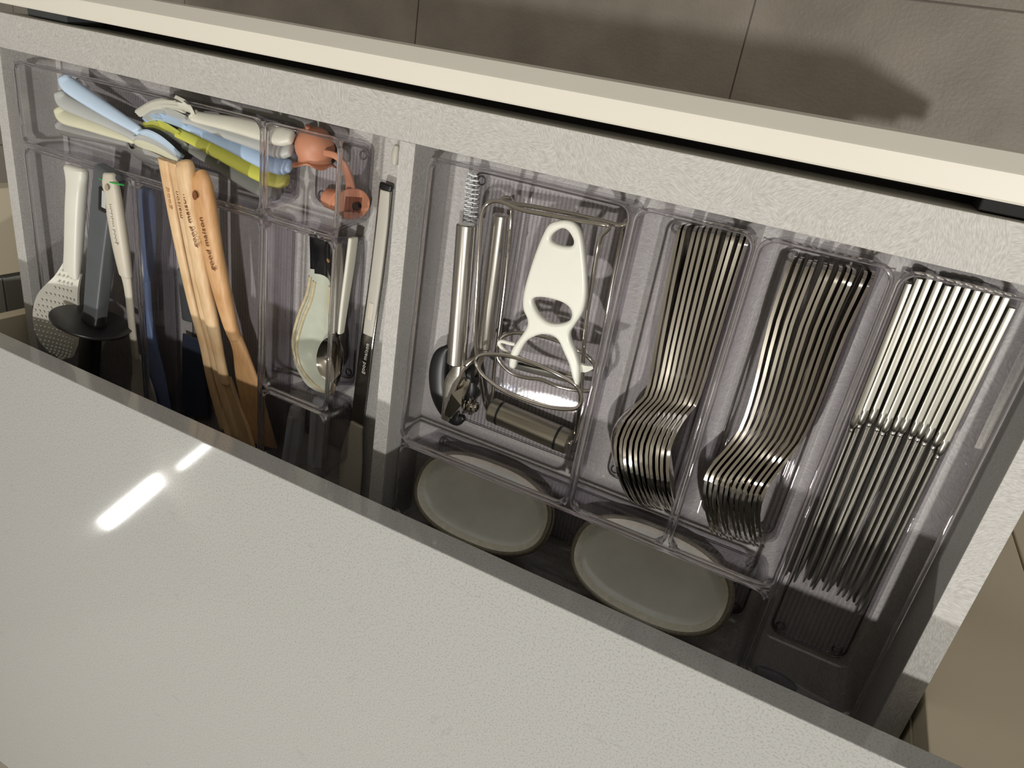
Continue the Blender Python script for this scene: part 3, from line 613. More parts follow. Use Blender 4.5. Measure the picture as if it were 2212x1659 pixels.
loft('turning_key', [((19.2, -147.9, -28.0, 3, 3)), ((15.2, -156.5, -28.0, 7, 4)), ((14.5, -171.6, -28.0, 8.6, 4.5)), ((18.2, -189.0, -28.0, 8.4, 4.5)), ((25.2, -201.9, -29.0, 7, 4)), ((33.8, -208.6, -32.0, 6, 3.5)), ((39.6, -206.0, -33.0, 3, 3))], M['black'], co, p=2.6)

# ------------------------------------------------------------------ straw brush
br = thing('straw_brush', (20, -30, -46), 'thin cleaning brush with white spiral bristles, half under the can opener', 'brush')
B0, B1 = Vector((16.2, -11.6, -38.0)), Vector((22.7, -94.4, -41.0)); tt = (B1-B0)
tw = [B0+tt*(i/80)+Vector((.7*math.cos(i*.9), 0, .7*math.sin(i*.9))) for i in range(81)]
tube('twisted_stem', [tuple(q) for q in tw], .55, M['satin'], br, n=6, sm=0)
fins = []
dirv = tt.normalized(); s_ = dirv.cross(Vector((0, 0, 1))).normalized(); u_ = s_.cross(dirv)
def fin(d, a, L):
    c = B0+dirv*d; r = s_*math.cos(a)+u_*math.sin(a); tn = dirv.cross(r)
    P = [c+tn*.6, c+r*L*.5+tn*2.3, c+r*L*.92+tn*2.1, c+r*L, c+r*L*.92-tn*2.1, c+r*L*.5-tn*2.3, c-tn*.6]
    return [p-dirv*.35 for p in P]+[p+dirv*.35 for p in P], [tuple(range(7)), tuple(range(13, 6, -1))]+[(i, (i+1) % 7, 7+(i+1) % 7, 7+i) for i in range(7)]
for k in range(64): fins.append(fin(k*.62, k*1.2, 5.4*min(1, .55+k*.06)))
V, F = join(fins); o = mk('bristles', V, F, M['bristle'], br); o['kind'] = 'stuff'

# ------------------------------------------------------------------ children's spoons, handles to the left, bowls nested on the right
def kid_spoon(label, mat, hp, bp_, wd=(.12, -.35, .93)):
    t = thing('baby_spoon', (hp[0][0], hp[0][1], -47), label, 'spoon', "children's plastic spoons")
    loft('handle', hp, M[mat], t, up=(.15, .45, .88), p=2.5)
    sheet('bowl', bp_, wd, 1.8, M[mat], t); return t
KW = (.3, .5, .78)
kid_spoon("light blue plastic child's spoon, topmost of the fan of four spoons", 'lblue',
  [((-390.2, -10.2, -8.0, 6, 4)), ((-386.1, -15.0, -9.0, 7.5, 4.5)), ((-366.7, -22.7, -12.0, 7, 4)), ((-342.8, -31.2, -16.0, 6, 3.5)), ((-320.2, -39.0, -20.0, 4.5, 3)), ((-315.9, -42.2, -22.0, 4, 2.4))],
  [((-320.6, -41.5, -23.0, 4, 0.2)), ((-314.0, -46.7, -24.0, 8, 2)), ((-302.5, -49.8, -25.0, 12, 5)), ((-288.8, -52.4, -26.0, 12.5, 5)), ((-276.3, -54.4, -26.0, 9, 3)), ((-268.4, -55.7, -26.0, 2, 0.3))], KW)
kid_spoon("mid grey plastic child's spoon, second from the top of the fan", 'lgrey',
  [((-407.1, -26.0, -14.0, 6, 4)), ((-402.4, -31.6, -15.0, 7.5, 4.5)), ((-378.5, -35.7, -17.0, 7, 4)), ((-352.2, -40.3, -20.0, 6, 3.5)), ((-329.4, -46.3, -23.0, 4.5, 3)), ((-323.7, -48.5, -24.0, 4, 2.4))],
  [((-328.5, -47.8, -25.0, 4, 0.2)), ((-322.4, -52.7, -26.0, 8, 2)), ((-310.1, -55.3, -27.0, 12, 5)), ((-295.0, -56.9, -28.0, 12.5, 5)), ((-281.1, -57.8, -28.0, 9, 3)), ((-272.5, -59.0, -28.0, 2, 0.3))], KW)
kid_spoon("ivory plastic child's spoon, third from the top of the fan", 'ivory',
  [((-419.1, -41.7, -20.0, 6, 4)), ((-413.4, -46.5, -21.0, 7.5, 4.5)), ((-387.1, -47.3, -22.0, 7, 4)), ((-358.5, -49.2, -24.0, 6, 3.5)), ((-336.2, -51.2, -26.0, 4.5, 3)), ((-330.2, -52.2, -27.0, 4, 2.4))],
  [((-333.8, -51.6, -27.0, 4, 0.2)), ((-328.3, -57.2, -28.0, 8, 2)), ((-316.6, -60.3, -29.0, 12, 5)), ((-300.6, -61.3, -30.0, 12.5, 5)), ((-286.0, -61.7, -30.0, 9, 3)), ((-276.7, -62.3, -30.0, 2, 0.3))], KW)
kid_spoon("dull grey plastic child's spoon, lowest of the fan of four spoons", 'mgrey',
  [((-435.5, -57.1, -30.0, 6, 4)), ((-428.7, -60.6, -31.0, 7, 4.5)), ((-401.3, -59.5, -31.0, 6.5, 4)), ((-372.2, -58.8, -32.0, 5.5, 3.5)), ((-348.2, -58.1, -32.0, 4.5, 3)), ((-340.9, -58.8, -32.0, 4, 2.4))],
  [((-343.3, -58.4, -31.0, 4, 0.2)), ((-337.9, -66.6, -31.0, 8, 2)), ((-327.2, -70.8, -32.0, 12, 6)), ((-307.8, -70.7, -32.0, 12.5, 6)), ((-291.0, -68.6, -32.0, 9, 3)), ((-281.0, -66.9, -32.0, 2, 0.3))], KW)
# ------------------------------------------------------------------ children's forks, handles under the divider at the right
def kid_fork(label, mat, hp, tp_, wd, tines=4):
    t = thing('baby_fork', (hp[0][0], hp[0][1], -47), label, 'fork', "children's plastic forks")
    loft('handle', hp, M[mat], t, up=(.1, .55, .8), p=2.6)
    w = Vector(wd).normalized(); sg = sheet('fork_head', tp_[:3], wd, 2.4, M[mat], t)
    for k in range(3):
        s = (-1, 0, 1)[k]
        rows = []
        for (x, y, z, hw, cu), f in zip(tp_[2:], (.66, .6, .5, .5)):
            c = Vector((x, y, z))+w*(s*hw*f*1.05); rows.append((c.x, c.y, c.z, max(.8, hw*.24), 0))
        sheet('tine', rows, wd, 2.2, M[mat], t, nx=2)
    return t
FW = (.3, .55, .75)
kid_fork("off-white plastic child's fork with its head arched up, topmost of the forks", 'offw',
  [((-135.3, -13.6, -14.0, 6, 4)), ((-143.8, -14.4, -13.0, 8, 4.6)), ((-163.8, -14.2, -11.0, 7.5, 4.2)), ((-191.2, -13.8, -9.0, 6.5, 3.6)), ((-224.6, -14.7, -7.0, 5, 3)), ((-229.7, -13.4, -6.0, 5, 2.6))],
  [((-226.6, -13.6, -6.0, 3.5, 0)), ((-232.6, -9.6, -6.0, 8, -2)), ((-244.2, -8.6, -7.0, 9, -3)), ((-263.7, -10.4, -9.0, 9, -2)), ((-284.2, -15.6, -12.0, 8, -1)), ((-306.7, -24.6, -15.0, 5, 0))], FW)
kid_fork("pale grey plastic child's fork lying just under the off-white one", 'lgrey',
  [((-143.1, -24.8, -22.0, 6, 4)), ((-151.8, -26.1, -22.0, 8, 4.6)), ((-173.4, -24.7, -21.0, 7.2, 4.2)), ((-201.6, -23.0, -19.0, 6.2, 3.4)), ((-238.5, -20.4, -17.0, 4.6, 2.6)), ((-250.8, -19.9, -16.0, 4.6, 2.4))],
  [((-245.4, -19.7, -16.0, 5, 0)), ((-258.9, -19.4, -16.0, 8, -1)), ((-271.0, -19.6, -17.0, 8, -2)), ((-283.4, -21.0, -18.0, 8, -1)), ((-293.3, -23.1, -19.0, 7, -1)), ((-303.4, -27.5, -20.0, 5, 0))], FW)
kid_fork("light blue plastic child's fork in the middle of the stacked forks", 'bluef',
  [((-148.2, -38.8, -27.0, 6, 4)), ((-157.0, -40.2, -27.0, 8, 4.6)), ((-178.1, -38.3, -26.0, 7.4, 4.2)), ((-206.9, -32.6, -24.0, 6.6, 3.6)), ((-241.7, -27.7, -22.0, 5, 3)), ((-256.8, -25.8, -21.0, 4.6, 2.4))],
  [((-251.3, -26.0, -21.0, 5, 0)), ((-267.7, -25.1, -21.0, 8, -1)), ((-280.0, -25.0, -21.0, 8, -2)), ((-290.3, -25.6, -22.0, 8, -1)), ((-299.6, -27.2, -23.0, 7, -1)), ((-309.2, -30.4, -24.0, 5, 0))], FW)
kid_fork("lime yellow plastic child's fork, second lowest of the stacked forks", 'lime',
  [((-157.1, -52.7, -34.0, 6, 4)), ((-166.1, -53.8, -34.0, 8, 4.6)), ((-188.9, -51.0, -32.0, 7.4, 4)), ((-218.5, -45.3, -30.0, 6.4, 3.6)), ((-254.2, -38.5, -28.0, 5, 3)), ((-272.4, -35.6, -27.0, 4.6, 2.4))],
  [((-266.9, -36.1, -27.0, 5, 0)), ((-280.8, -34.0, -27.0, 7, -1)), ((-291.1, -33.1, -27.0, 7, -2)), ((-300.3, -33.2, -28.0, 7, -1)), ((-308.6, -34.2, -29.0, 6, -1)), ((-317.7, -36.2, -30.0, 4, 0))], FW)
kid_fork("smoke grey plastic child's fork, lowest of the stacked forks", 'smoke',
  [((-173.1, -68.1, -43.0, 6, 3.4)), ((-182.5, -68.9, -43.0, 7.6, 3.6)), ((-204.0, -65.0, -42.0, 7.2, 3.4)), ((-230.1, -58.7, -41.0, 6.2, 3)), ((-260.2, -50.5, -38.0, 5, 2.6)), ((-275.9, -46.3, -37.0, 4.6, 2.2))],
  [((-270.3, -47.6, -37.0, 5, 0)), ((-283.3, -43.2, -36.0, 7, -1)), ((-293.5, -40.7, -36.0, 7, -2)), ((-302.2, -39.1, -36.0, 7, -1)), ((-309.2, -38.4, -36.0, 6, -1)), ((-315.1, -38.2, -36.0, 4, 0))], FW)

# ------------------------------------------------------------------ terracotta silicone straw topper
st_ = thing('straw_topper', (-120, -25, -47), 'terracotta silicone straw topper with a scalloped ball and a hollow square-holed cup', 'straw topper')
bc = Vector((-123.9, -19.6, -30.0))
prof = [(-16.5, 1), (-16, 5), (-14, 9.5), (-10.5, 13.2), (-5, 15.8), (0, 16.6), (5, 15.6), (9.5, 13.6), (12.5, 14.0), (14.5, 16.4), (15.6, 19), (14.8, 18.6), (13, 15)]
def scal(i, th, r, d):
    if i in (9, 10, 11): return (r*(1+.10*math.cos(5*th)), d+2.2*math.cos(5*th)*(i-8)/3)
    return (r, d)
lathe('scalloped_ball', [(d*.95, r*.95) for d, r in prof], bc, (.10, -1, .05), M['orange'], st_, 40, scal, smooth=50)
tube('ear', [tuple(bc+Vector((-2, 13, 6))), tuple(bc+Vector((-1, 17, 8)))], [2.2]*6+[1.0], M['orange'], st_, n=8)
loft('strap', [((-103.2, -19.5, -18.0, 2.6, 1.6)), ((-91.4, -18.8, -14.0, 2.6, 1.6)), ((-84.1, -21.8, -14.0, 3, 1.6)), ((-83.0, -30.2, -20.0, 4, 1.6)), ((-85.3, -41.2, -28.0, 5, 1.6)), ((-88.9, -49.7, -34.0, 5.5, 1.6))], M['orange'], st_, p=3)
cc = Vector((-83.4, -55.9, -30.0)); ca_ = (Vector((.75, -.25, .62))).normalized()
lathe('cup', [(-9, 8.5), (-6, 9), (-2, 11.5), (-.6, 13.4), (0, 13.8), (.7, 13.4), (.8, 12.6)], cc, ca_, M['orange'], st_, 36)
e1 = ca_.cross(Vector((0, 1, 0))).normalized(); e2 = ca_.cross(e1); q_ = cc+ca_*.8
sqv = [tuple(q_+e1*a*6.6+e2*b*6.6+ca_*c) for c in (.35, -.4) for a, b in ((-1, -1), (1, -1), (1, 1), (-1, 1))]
mk('square_shade', sqv, [(0, 1, 2, 3), (7, 6, 5, 4), (0, 4, 5, 1), (1, 5, 6, 2), (2, 6, 7, 3), (3, 7, 4, 0)], M['oranged'], st_)  # flat slab, the recess shade is painted as darker terracotta
lathe('round_shade', [(0, 4), (.2, 4)], q_+ca_*.4-e1*3+e2*1, ca_, M['black'], st_, 20)  # black disc painted as the shade of a round recess
tube('bottle_neck', [tuple(cc-ca_*5), (-106.7, -58.3, -36.0), (-115.3, -57.3, -37.0)], [8.6]*7+[8.2]*3+[7.6]*2+[6.8], M['orange'], st_, n=24)
lathe('neck_collar', [(0, 8.9), (.6, 9.6), (1.6, 9.6), (2.2, 8.9)], Vector((-101.2, -57.7, -35.0)), Vector((-.9, .3, -.05)), M['orange'], st_, 30)

# ------------------------------------------------------------------ rice paddle, black tool, beige spatula
rp = thing('rice_paddle', (-380, -200, -48), 'white rice paddle with a flared handle end and rows of raised dots', 'rice paddle')
loft('handle', [((-365.6, -85.4, 6.0, 13, 5.5)), ((-366.0, -88.3, 6.0, 12.6, 5.5)), ((-370.0, -101.1, 4.0, 10, 6)), ((-375.5, -125.5, 4.0, 9.6, 6)), ((-385.3, -170.7, 4.0, 9.4, 5)), ((-390.8, -189.5, 4.0, 10.5, 3.6))], M['paddle'], rp, p=4)
PD = [((-389.4, -184.4, 4.0, 10.4, 0)), ((-396.0, -202.8, 7.0, 14.5, -1)), ((-406.1, -228.5, 10.0, 25, -2)), ((-408.9, -246.9, 12.0, 27.5, -2)), ((-409.7, -265.0, 12.0, 25, -2)), ((-408.3, -279.0, 11.0, 16, -1)), ((-407.9, -285.5, 10.0, 4, 0))]
padb = sheet('paddle_blade', PD, (1, -.05, -.22), 2.6, M['paddle'], rp, nx=12)
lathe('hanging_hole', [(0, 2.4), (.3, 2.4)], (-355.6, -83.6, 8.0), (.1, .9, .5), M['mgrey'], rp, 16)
dots = []
pc = cat(PD, 10)
for k in range(3, len(pc), 3):
    x, y, z, hw, cu = pc[k]
    for j in range(-6, 7):
        ox = j*4.5+(2.2 if (k//3) % 2 else 0)
        if abs(ox) < hw-3:
            s = ox/hw; dots.append(lathe_data([(0, 1.35), (.6, 1.1), (1, .5)], (x+ox, y, z-ox*.22-cu*s*s+2.5), (.2, .1, 1), 8))
V, F = join(dots); o = mk('raised_dots', V, F, M['paddle'], padb, 60); o['kind'] = 'stuff'
dt = thing('disc_masher', (-330, -170, -48), 'dark grey utensil with a faceted handle ending in a round black disc', 'utensil')
hnd = loft('handle', [((-323.4, -79.7, 4.0, 14, 6)), ((-326.4, -90.1, 4.0, 14, 6.5)), ((-334.5, -124.2, 5.0, 12.8, 7)), ((-341.2, -173.0, 9.0, 11, 7)), ((-346.9, -221.8, 14.0, 9.8, 6.6))], M['slate'], dt, p=7, n=24)
loft('lanyard_slot', [((-323.8, -92.3, 11.5, 5, 1)), ((-326.1, -112.1, 12.0, 5, 1))], M['black'], hnd, p=4)
loft('slot_liner', [((-320.7, -93.9, 12.6, 2.6, 0.6)), ((-322.5, -108.3, 13.0, 2.6, 0.6))], M['lgrey'], hnd, p=4)
tube('green_band', [(-341.3, -84.9, 6.0), (-323.3, -84.5, 11.2), (-305.5, -83.9, 11.2), (-301.6, -84.6, 7.0)], .7, M['green'], hnd, n=8)
dca = Vector((-352.7, -225.9, 14.0)); dax = (Vector((-376.1, -235.5, -6.0))-Vector((-341.5, -126.4, 0.0))).normalized(); dax = (dax+Vector((.1, 0, .2))).normalized()
lathe('disc', [(0, 33.4), (.6, 35), (1.8, 35.4), (3, 35), (3.4, 33.4)], dca, dax, M['black'], dt, 56)
loft('collar', [((-347.2, -218.2, 13.0, 11, 7.6)), ((-347.9, -224.5, 14.0, 11.4, 8))], M['black'], dt, p=5)
loft('foot', [((-358.5, -238.0, 10.0, 10, 6)), ((-379.3, -281.7, 2.0, 12, 6)), ((-398.1, -323.3, -6.0, 13, 6))], M['black'], dt, p=4)
bs = thing('silicone_spoon', (-300, -170, -48), 'beige silicone cooking spoon with a hole and raised lettering, against the bin wall', 'cooking spoon')
bh = loft('handle', [((-318.1, -80.0, 8.0, 6.5, 4)), ((-317.2, -87.9, 8.0, 8.6, 5)), ((-315.7, -111.5, 7.0, 9.4, 5.4)), ((-316.6, -146.1, 3.0, 8.8, 5.2)), ((-318.1, -171.8, -1.0, 7, 4.6))], M['beige'], bs, p=2.6)
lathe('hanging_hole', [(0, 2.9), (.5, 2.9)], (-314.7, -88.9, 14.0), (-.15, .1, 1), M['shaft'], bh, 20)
p0, p1 = Vector((-312.6, -141.4, 10.8)), Vector((-312.0, -104.1, 14.6)); text('good maison', p0, p1-p0, (-1, 0, -.35), ((p1-p0).length, 6.4), M['greyl'], bh, th=.35)
loft('shaft', [((-318.1, -171.8, -1.0, 6.4, 3.8)), ((-321.2, -191.1, -5.0, 5, 3)), ((-331.6, -235.6, -14.0, 4.4, 2.8)), ((-340.2, -270.9, -22.0, 5, 2.6))], M['beige'], bs)
sheet('bowl', [((-340.7, -268.4, -22.0, 5, 0)), ((-342.0, -292.7, -28.0, 11, -1)), ((-341.5, -311.4, -32.0, 17, -4)), ((-342.5, -334.1, -36.0, 17, -5)), ((-339.4, -350.3, -36.0, 6, -1))], (1, 0, 0), 2.5, M['beige'], bs)
loft('blade_tip', [((-424.1, -300.9, -40.0, 0.6, 0.6)), ((-417.2, -287.5, -40.0, 3, 0.8)), ((-409.4, -272.3, -40.0, 4, 0.8))], M['stone'], tag(thing('paring_blade', (-340, -240, -48), 'small pale blade tip showing below the black disc', 'blade')))
# ------------------------------------------------------------------ blue spatula and dark spatula
bt = thing('blue_spatula', (-270, -170, -48), 'matt blue kitchen spatula standing behind the clear divider beside the wooden utensils', 'spatula')
loft('handle', [((-323.9, -98.1, -30.0, 6, 4)), ((-321.9, -104.6, -30.0, 8.6, 5)), ((-324.4, -136.4, -31.0, 8.8, 5)), ((-328.5, -165.3, -32.0, 8, 4.6)), ((-332.7, -185.6, -33.0, 6, 4))], M['blueh'], bt, p=5)
loft('shaft', [((-332.8, -186.6, -33.0, 5.2, 3.6)), ((-333.8, -225.7, -34.0, 5, 3.4)), ((-329.9, -255.4, -34.0, 7, 3.2))], M['blueh'], bt, p=4)
loft('head', [((-329.9, -254.3, -34.0, 7, 3)), ((-329.1, -288.0, -37.0, 12, 2.6)), ((-325.5, -320.2, -38.0, 13, 2)), ((-321.3, -341.4, -38.0, 12, 1.4))], M['blueh'], bt, p=3)
dk = thing('dark_turner', (-220, -240, -48), 'black slotted turner lying low behind the wooden utensils', 'turner')
loft('handle', [((-287.4, -167.6, -40.0, 6, 3)), ((-284.7, -193.2, -41.0, 8, 3.4)), ((-282.4, -217.3, -42.0, 10, 3))], M['slate'], dk, p=4)
prism('head', [p[:2] for p in [(-294.1, -236.3, -43.0), (-268.3, -235.8, -43.0), (-260.3, -320.6, -43.0), (-301.6, -336.1, -43.0)]], [], 3, 1, M['darkblue'], dk, z=-43)
# ------------------------------------------------------------------ beech utensils
def wood(name, label, catg, st, mat, p=2.4, group=None, cap=False):
    t = thing(name, (st[0][0], st[0][1], -46), label, catg, group); return t
w1 = wood('wooden_tong', 'slim flat-ended beech stick, leftmost of the four wooden utensils', 'tongs', [((-240.2, -49.9, 16.0))], None)
s1 = loft('arm', [((-239.7, -49.8, 16.0, 6.2, 2.6)), ((-243.1, -108.1, 4.0, 5.6, 2.8)), ((-242.9, -178.2, -10.0, 5, 2.8)), ((-240.1, -224.4, -20.0, 5, 2.8)), ((-240.6, -268.3, -29.0, 5.4, 2.8)), ((-232.4, -321.5, -37.0, 6, 2.6))], M['wood'], w1, p=2.6, caps=False)
w2 = wood('wooden_tong', 'slim flat-ended beech stick, second from the left of the wooden utensils', 'tongs', [((-228.6, -50.2, 16.0))], None)
s2 = loft('arm', [((-226.4, -49.7, 17.0, 6.2, 2.8)), ((-229.1, -104.6, 5.0, 5.6, 3)), ((-230.0, -174.3, -9.0, 5, 3)), ((-228.2, -228.3, -20.0, 5, 3)), ((-226.6, -262.7, -27.0, 5.4, 3)), ((-216.7, -323.2, -36.0, 6, 2.6))], M['wood'], w2, p=2.6, caps=False)
p0, p1 = Vector((-240.0, -91.4, 10.6)), Vector((-237.7, -73.5, 14.4)); text('good', p0, p1-p0, (-1, 0, -.1), ((p1-p0).length, 5.6), M['wood2'], s1)
p0, p1 = Vector((-227.6, -96.9, 10.0)), Vector((-226.5, -73.4, 14.8)); text('maison', p0, p1-p0, (-1, 0, -.1), ((p1-p0).length, 5.8), M['ink'], s2)
w3 = wood('wooden_spoon', 'pale beech spoon with dark burnt lettering, third of the wooden utensils', 'wooden spoon', [((-217.2, -50.5, 16.0))], None)
s3 = loft('handle', [((-213.4, -49.6, 18.0, 8, 5.5)), ((-212.6, -55.7, 18.0, 8.6, 6.2)), ((-216.2, -88.3, 11.0, 8, 5.6)), ((-219.0, -142.0, 0.0, 7.4, 5)), ((-217.7, -187.4, -9.0, 7.2, 4.8)), ((-217.7, -229.6, -18.0, 5.6, 4)), ((-217.3, -258.5, -24.0, 6, 3.6))], M['wood'], w3, p=2.3)
sheet('bowl', [((-218.4, -253.9, -24.0, 6, 0)), ((-216.0, -277.6, -29.0, 10, -1)), ((-211.0, -303.6, -33.0, 17, -4)), ((-203.8, -335.1, -37.0, 18, -5)), ((-198.3, -355.7, -38.0, 8, -1))], (1, -.2, 0), 4, M['wood'], w3)
p0, p1 = Vector((-209.2, -116.9, 12.0)), Vector((-213.0, -72.2, 20.6)); text('good maison', p0, p1-p0, (-1, 0, -.2), ((p1-p0).length, 7.2), M['ink'], s3)
w4 = wood('wooden_turner', 'broad beech turner with a round hanging hole, rightmost of the wooden utensils', 'wooden turner', [((-198.9, -53.3, 16.0))], None)
s4 = loft('handle', [((-202.7, -55.3, 14.0, 7, 4)), ((-201.3, -59.1, 14.0, 10.4, 5.6)), ((-201.2, -78.9, 10.0, 11.4, 6.2)), ((-202.5, -117.5, 2.0, 10.6, 6)), ((-200.3, -158.2, -6.0, 9.4, 5.6)), ((-196.9, -189.6, -12.0, 7.4, 5)), ((-194.5, -202.4, -15.0, 6.4, 4.4))], M['wood2'], w4, p=2.4)
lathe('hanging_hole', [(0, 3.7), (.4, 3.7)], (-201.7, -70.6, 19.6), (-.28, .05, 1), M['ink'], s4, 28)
p0, p1 = Vector((-196.6, -135.0, 5.8)), Vector((-199.4, -89.0, 15.2)); text('good maison', p0, p1-p0, (-1, 0, -.12), ((p1-p0).length, 7.4), M['ink'], s4)
loft('blade', [((-195.6, -199.1, -15.0, 6.4, 4.2)), ((-191.7, -216.7, -19.0, 9, 3.4)), ((-188.4, -248.8, -25.0, 15, 2.8)), ((-184.3, -287.9, -32.0, 17, 2.4)), ((-179.1, -319.8, -37.0, 18, 1.8))], M['wood2'], w4, p=3)
# ------------------------------------------------------------------ ceramic spoons
def ceramic(label, dx, dz, hid):
    t = thing('ceramic_spoon', (-110+dx, -130, -48), label, 'spoon', 'glazed ceramic spoons')
    tip = [((-91.6, -81.3, -8.0, 7.5, 2.5)), ((-92.2, -84.9, -9.0, 8, 3)), ((-96.5, -102.4, -16.0, 8, 3.5)), ((-99.0, -116.4, -20.0, 8, 3.5))]
    bod = [((-99.0, -116.4, -20.0, 8, 3.5)), ((-102.5, -129.5, -24.0, 8.6, 3.6)), ((-106.4, -144.8, -28.0, 10.5, 4)), ((-111.4, -167.2, -33.0, 16, 6)), ((-113.4, -194.1, -36.0, 20.5, 8)), ((-109.3, -213.2, -35.0, 19, 7)), ((-103.0, -224.0, -32.0, 12, 4)), ((-98.9, -229.4, -30.0, 3, 0))]
    sh = lambda L: [(x+dx, y, z+dz, w, c) for x, y, z, w, c in L]
    sheet('glazed_tip', sh(tip), (-1, .04, 0), 3, M['tenmoku'], t)
    b = sheet('bowl', sh(bod), (-1, .04, 0), 3, M['celadon'], t, nx=12)
    c = cat(sh(tip)+sh(bod)[1:], 5); 
    for s in (-1, 1):
        P = [(x+s*w, y, z+cu+2) for x, y, z, w, cu in c]; tube('unglazed_rim', P[18:] , 1.7, M['celrim'], t, n=8, sm=0)
    return t
ceramic('grey-green ceramic spoon with a black glazed tip, upper of the two nested ceramic spoons', 2, 0, False)
ceramic('grey-green ceramic spoon with a black glazed tip, lower and left of the nested pair', -8.5, -7, True)
lathe('amber_fleck', [(0, 2.2), (.3, 1.8)], (-89.0, -100.5, -11.4), (.3, .1, 1), M['amber'], [o for o in bpy.data.objects if o.name == 'ceramic_spoon'][0], 10)
ts = thing('toddler_spoon', (-90, -140, -46), 'small round-bowled steel spoon with a white edge-on handle, lying in the ceramic spoon', 'spoon')
loft('handle', [((-70.2, -79.0, -16.0, 1.8, 5)), ((-71.2, -103.4, -15.0, 1.8, 5)), ((-73.0, -131.2, -14.0, 1.7, 4.4)), ((-74.5, -159.2, -13.0, 1.6, 3.4))], M['offw'], ts, p=4)
sheet('bowl', [((-75.7, -159.5, -14.0, 1.4, 0.2)), ((-78.9, -164.8, -16.0, 3, 1)), ((-83.0, -174.0, -20.0, 10, 4)), ((-85.8, -185.5, -22.0, 13.4, 6)), ((-86.6, -196.8, -22.0, 13.6, 6)), ((-85.4, -205.6, -20.0, 9.6, 4)), ((-83.9, -210.7, -18.0, 2, 0.5))], (-1, 0, -.1), 1.2, M['chrome'], ts, nx=12)
t2 = thing('toddler_spoon', (-96, -140, -46), 'second white-handled toddler spoon, mostly hidden by the bin rim', 'spoon')
loft('handle', [((-91.9, -90.9, -24.0, 1.8, 5)), ((-86.8, -120.7, -22.0, 1.8, 5)), ((-85.9, -164.9, -21.0, 1.6, 3.4))], M['offw'], t2, p=4)
sheet('bowl', [((-86.3, -164.4, -22.0, 1.4, 0.2)), ((-87.4, -177.4, -27.0, 10, 4)), ((-88.6, -190.7, -29.0, 13, 6)), ((-88.6, -202.1, -28.0, 12.6, 6)), ((-87.3, -215.2, -25.0, 2, 0.5))], (-1, 0, -.1), 1.2, M['chrome'], t2, nx=12)
# ------------------------------------------------------------------ frosted cases
def fcase(label, a, b, w, th):
    a, b = Vector(a), Vector(b); t = thing('frosted_case', tuple((a+b)/2-Vector((0, 0, th))), label, 'case', 'frosted plastic cases'); d = (b-a)
    def rib(i, th_, r, dd): return (r, dd)
    pts = [(-1, -.6), (-.6, -1), (.6, -1), (1, -.6), (1, .1), (.62, .32), (.42, .32), (.42, .9), (.1, 1), (-.2, .9), (-.2, .32), (-.5, .32), (-1, .1)]
    X = d.normalized().cross(Vector((0, 0, 1))).normalized(); Z = X.cross(d.normalized()); V = []; n = len(pts)
    for f in (0, .04, .96, 1):
        k = .9 if f in (0, 1) else 1
        for u, v in pts: V.append(a+d*f+X*(u*w*k)+Z*(v*th*k))
    F = [(i*n+k, i*n+(k+1) % n, (i+1)*n+(k+1) % n, (i+1)*n+k) for i in range(3) for k in range(n)]+[tuple(range(n)), tuple(3*n+k for k in range(n-1, -1, -1))]
    mk('body', V, F, M['frost'], t); u = -d.normalized()
    q = a+u*.1; loft('cap', [tuple(q)+(w*.7, th*.7), tuple(q+u*7)+(w*.66, th*.66)], M['frost'], t, p=4, sm=0)
fcase('frosted ribbed plastic case, left of the two in the small bin', (-137.6, -269.7, -34.0), (-144.6, -331.5, -34.0), 8.4, 7)
fcase('frosted plastic case with a smooth face, right of the two in the small bin', (-111.2, -252.3, -36.0), (-113.2, -316.8, -36.0), 9.6, 7)
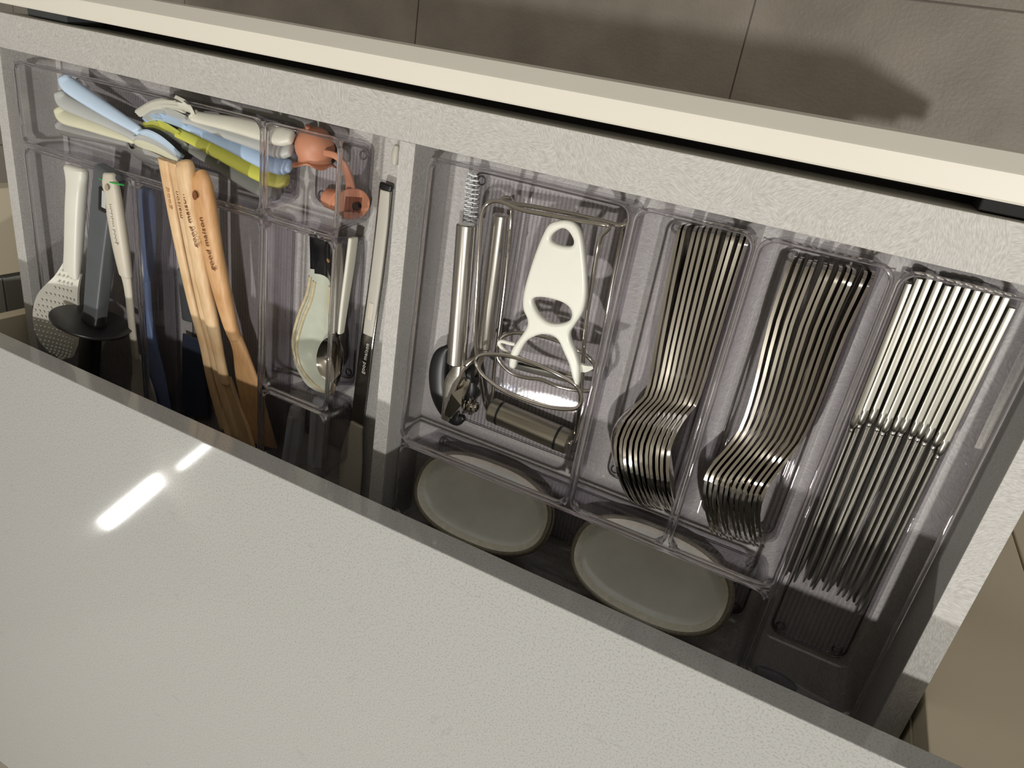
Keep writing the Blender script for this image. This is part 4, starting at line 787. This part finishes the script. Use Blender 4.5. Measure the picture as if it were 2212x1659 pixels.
# ------------------------------------------------------------------ long spatula beside the divider
sp = thing('long_spatula', (-45, -150, -52), 'long steel-strap spatula with a stone-coloured grip and blade, beside the divider', 'spatula')
strap = loft('strap', [((-63.1, -39.4, -44.0, 6, 0.7)), ((-63.5, -67.5, -44.0, 6.2, 0.7)), ((-65.4, -115.1, -44.0, 6.4, 0.7)), ((-69.4, -173.4, -44.0, 6.7, 0.7)), ((-71.0, -207.7, -44.0, 6.9, 0.7)), ((-73.6, -263.6, -44.0, 7, 0.7))], M['plate_steel'], sp, p=6, n=20)
loft('grip_inlay', [((-62.3, -42.4, -42.6, 4.6, 1.2)), ((-62.5, -67.1, -42.6, 5.3, 1.4)), ((-64.5, -114.6, -42.6, 5.5, 1.4)), ((-67.9, -166.9, -42.6, 5.3, 1.2))], M['stone'], strap, p=2.6)
loft('thumb_dimple', [((-66.0, -137.4, -41.1, 2.6, 0.3)), ((-67.1, -152.5, -41.1, 2.6, 0.3))], M['beige'], strap, p=2.2)
loft('end_cap', [((-62.4, -37.5, -44.0, 6, 2)), ((-62.6, -40.1, -44.0, 6, 2))], M['black'], sp, p=4)
p0, p1 = Vector((-69.5, -206.0, -43.2)), Vector((-66.5, -176.3, -43.2)); text('good maison', p0, p1-p0, (-1, 0, 0), ((p1-p0).length, 5.2), M['letter'], strap, th=.15)
loft('blade', [((-72.6, -259.4, -43.0, 7.2, 2)), ((-73.6, -267.6, -43.0, 8, 2.2)), ((-75.8, -294.3, -43.0, 12.5, 2)), ((-75.7, -323.0, -43.0, 13, 1.8)), ((-75.7, -352.8, -43.0, 12, 1.2))], M['beige'], sp, p=3)
tp_ = thing('handle_tip', (-25, 0, -52), 'rounded beige utensil tip peeking out beside the top of the drawer divider', 'utensil')
loft('tip', [((-45.0, -4.5, -28.0, 2.4, 2.4)), ((-45.4, -9.3, -28.0, 3.2, 3)), ((-45.5, -16.1, -28.0, 2.6, 2.4))], M['stone'], tp_)
ut = thing('serving_fork', (330, -290, -48), 'dark-handled utensil lying across the shaded back end of the knife bin', 'utensil')
loft('handle', [((319.5, -326.8, -40.0, 5, 4)), ((331.9, -326.9, -40.0, 6.5, 4)), ((345.5, -329.1, -40.0, 5, 3.4))], M['slate'], ut)
sheet('prong', [((345.5, -329.1, -40.0, 5, 0)), ((358.4, -329.0, -40.0, 3, 0.3)), ((371.8, -328.6, -40.0, 1, 0))], (.4, 1, 0), 1.4, M['lgrey'], ut)
sheet('prong', [((347.1, -330.0, -40.0, 3, 0)), ((358.5, -334.4, -40.0, 2, 0.3)), ((372.6, -335.3, -40.0, 0.8, 0))], (.4, 1, 0), 1.4, M['lgrey'], ut)

# ------------------------------------------------------------------ the rest of the room
wm_ = plain('painted_plaster', (222, 216, 204), .8, var=.02)
struct(box('wall_back', -3600, 3600, -2440, -2400, -815, 1660, wm_))
struct(box('ceiling', -3600, 3600, -2400, 3600, 1660, 1700, wm_))
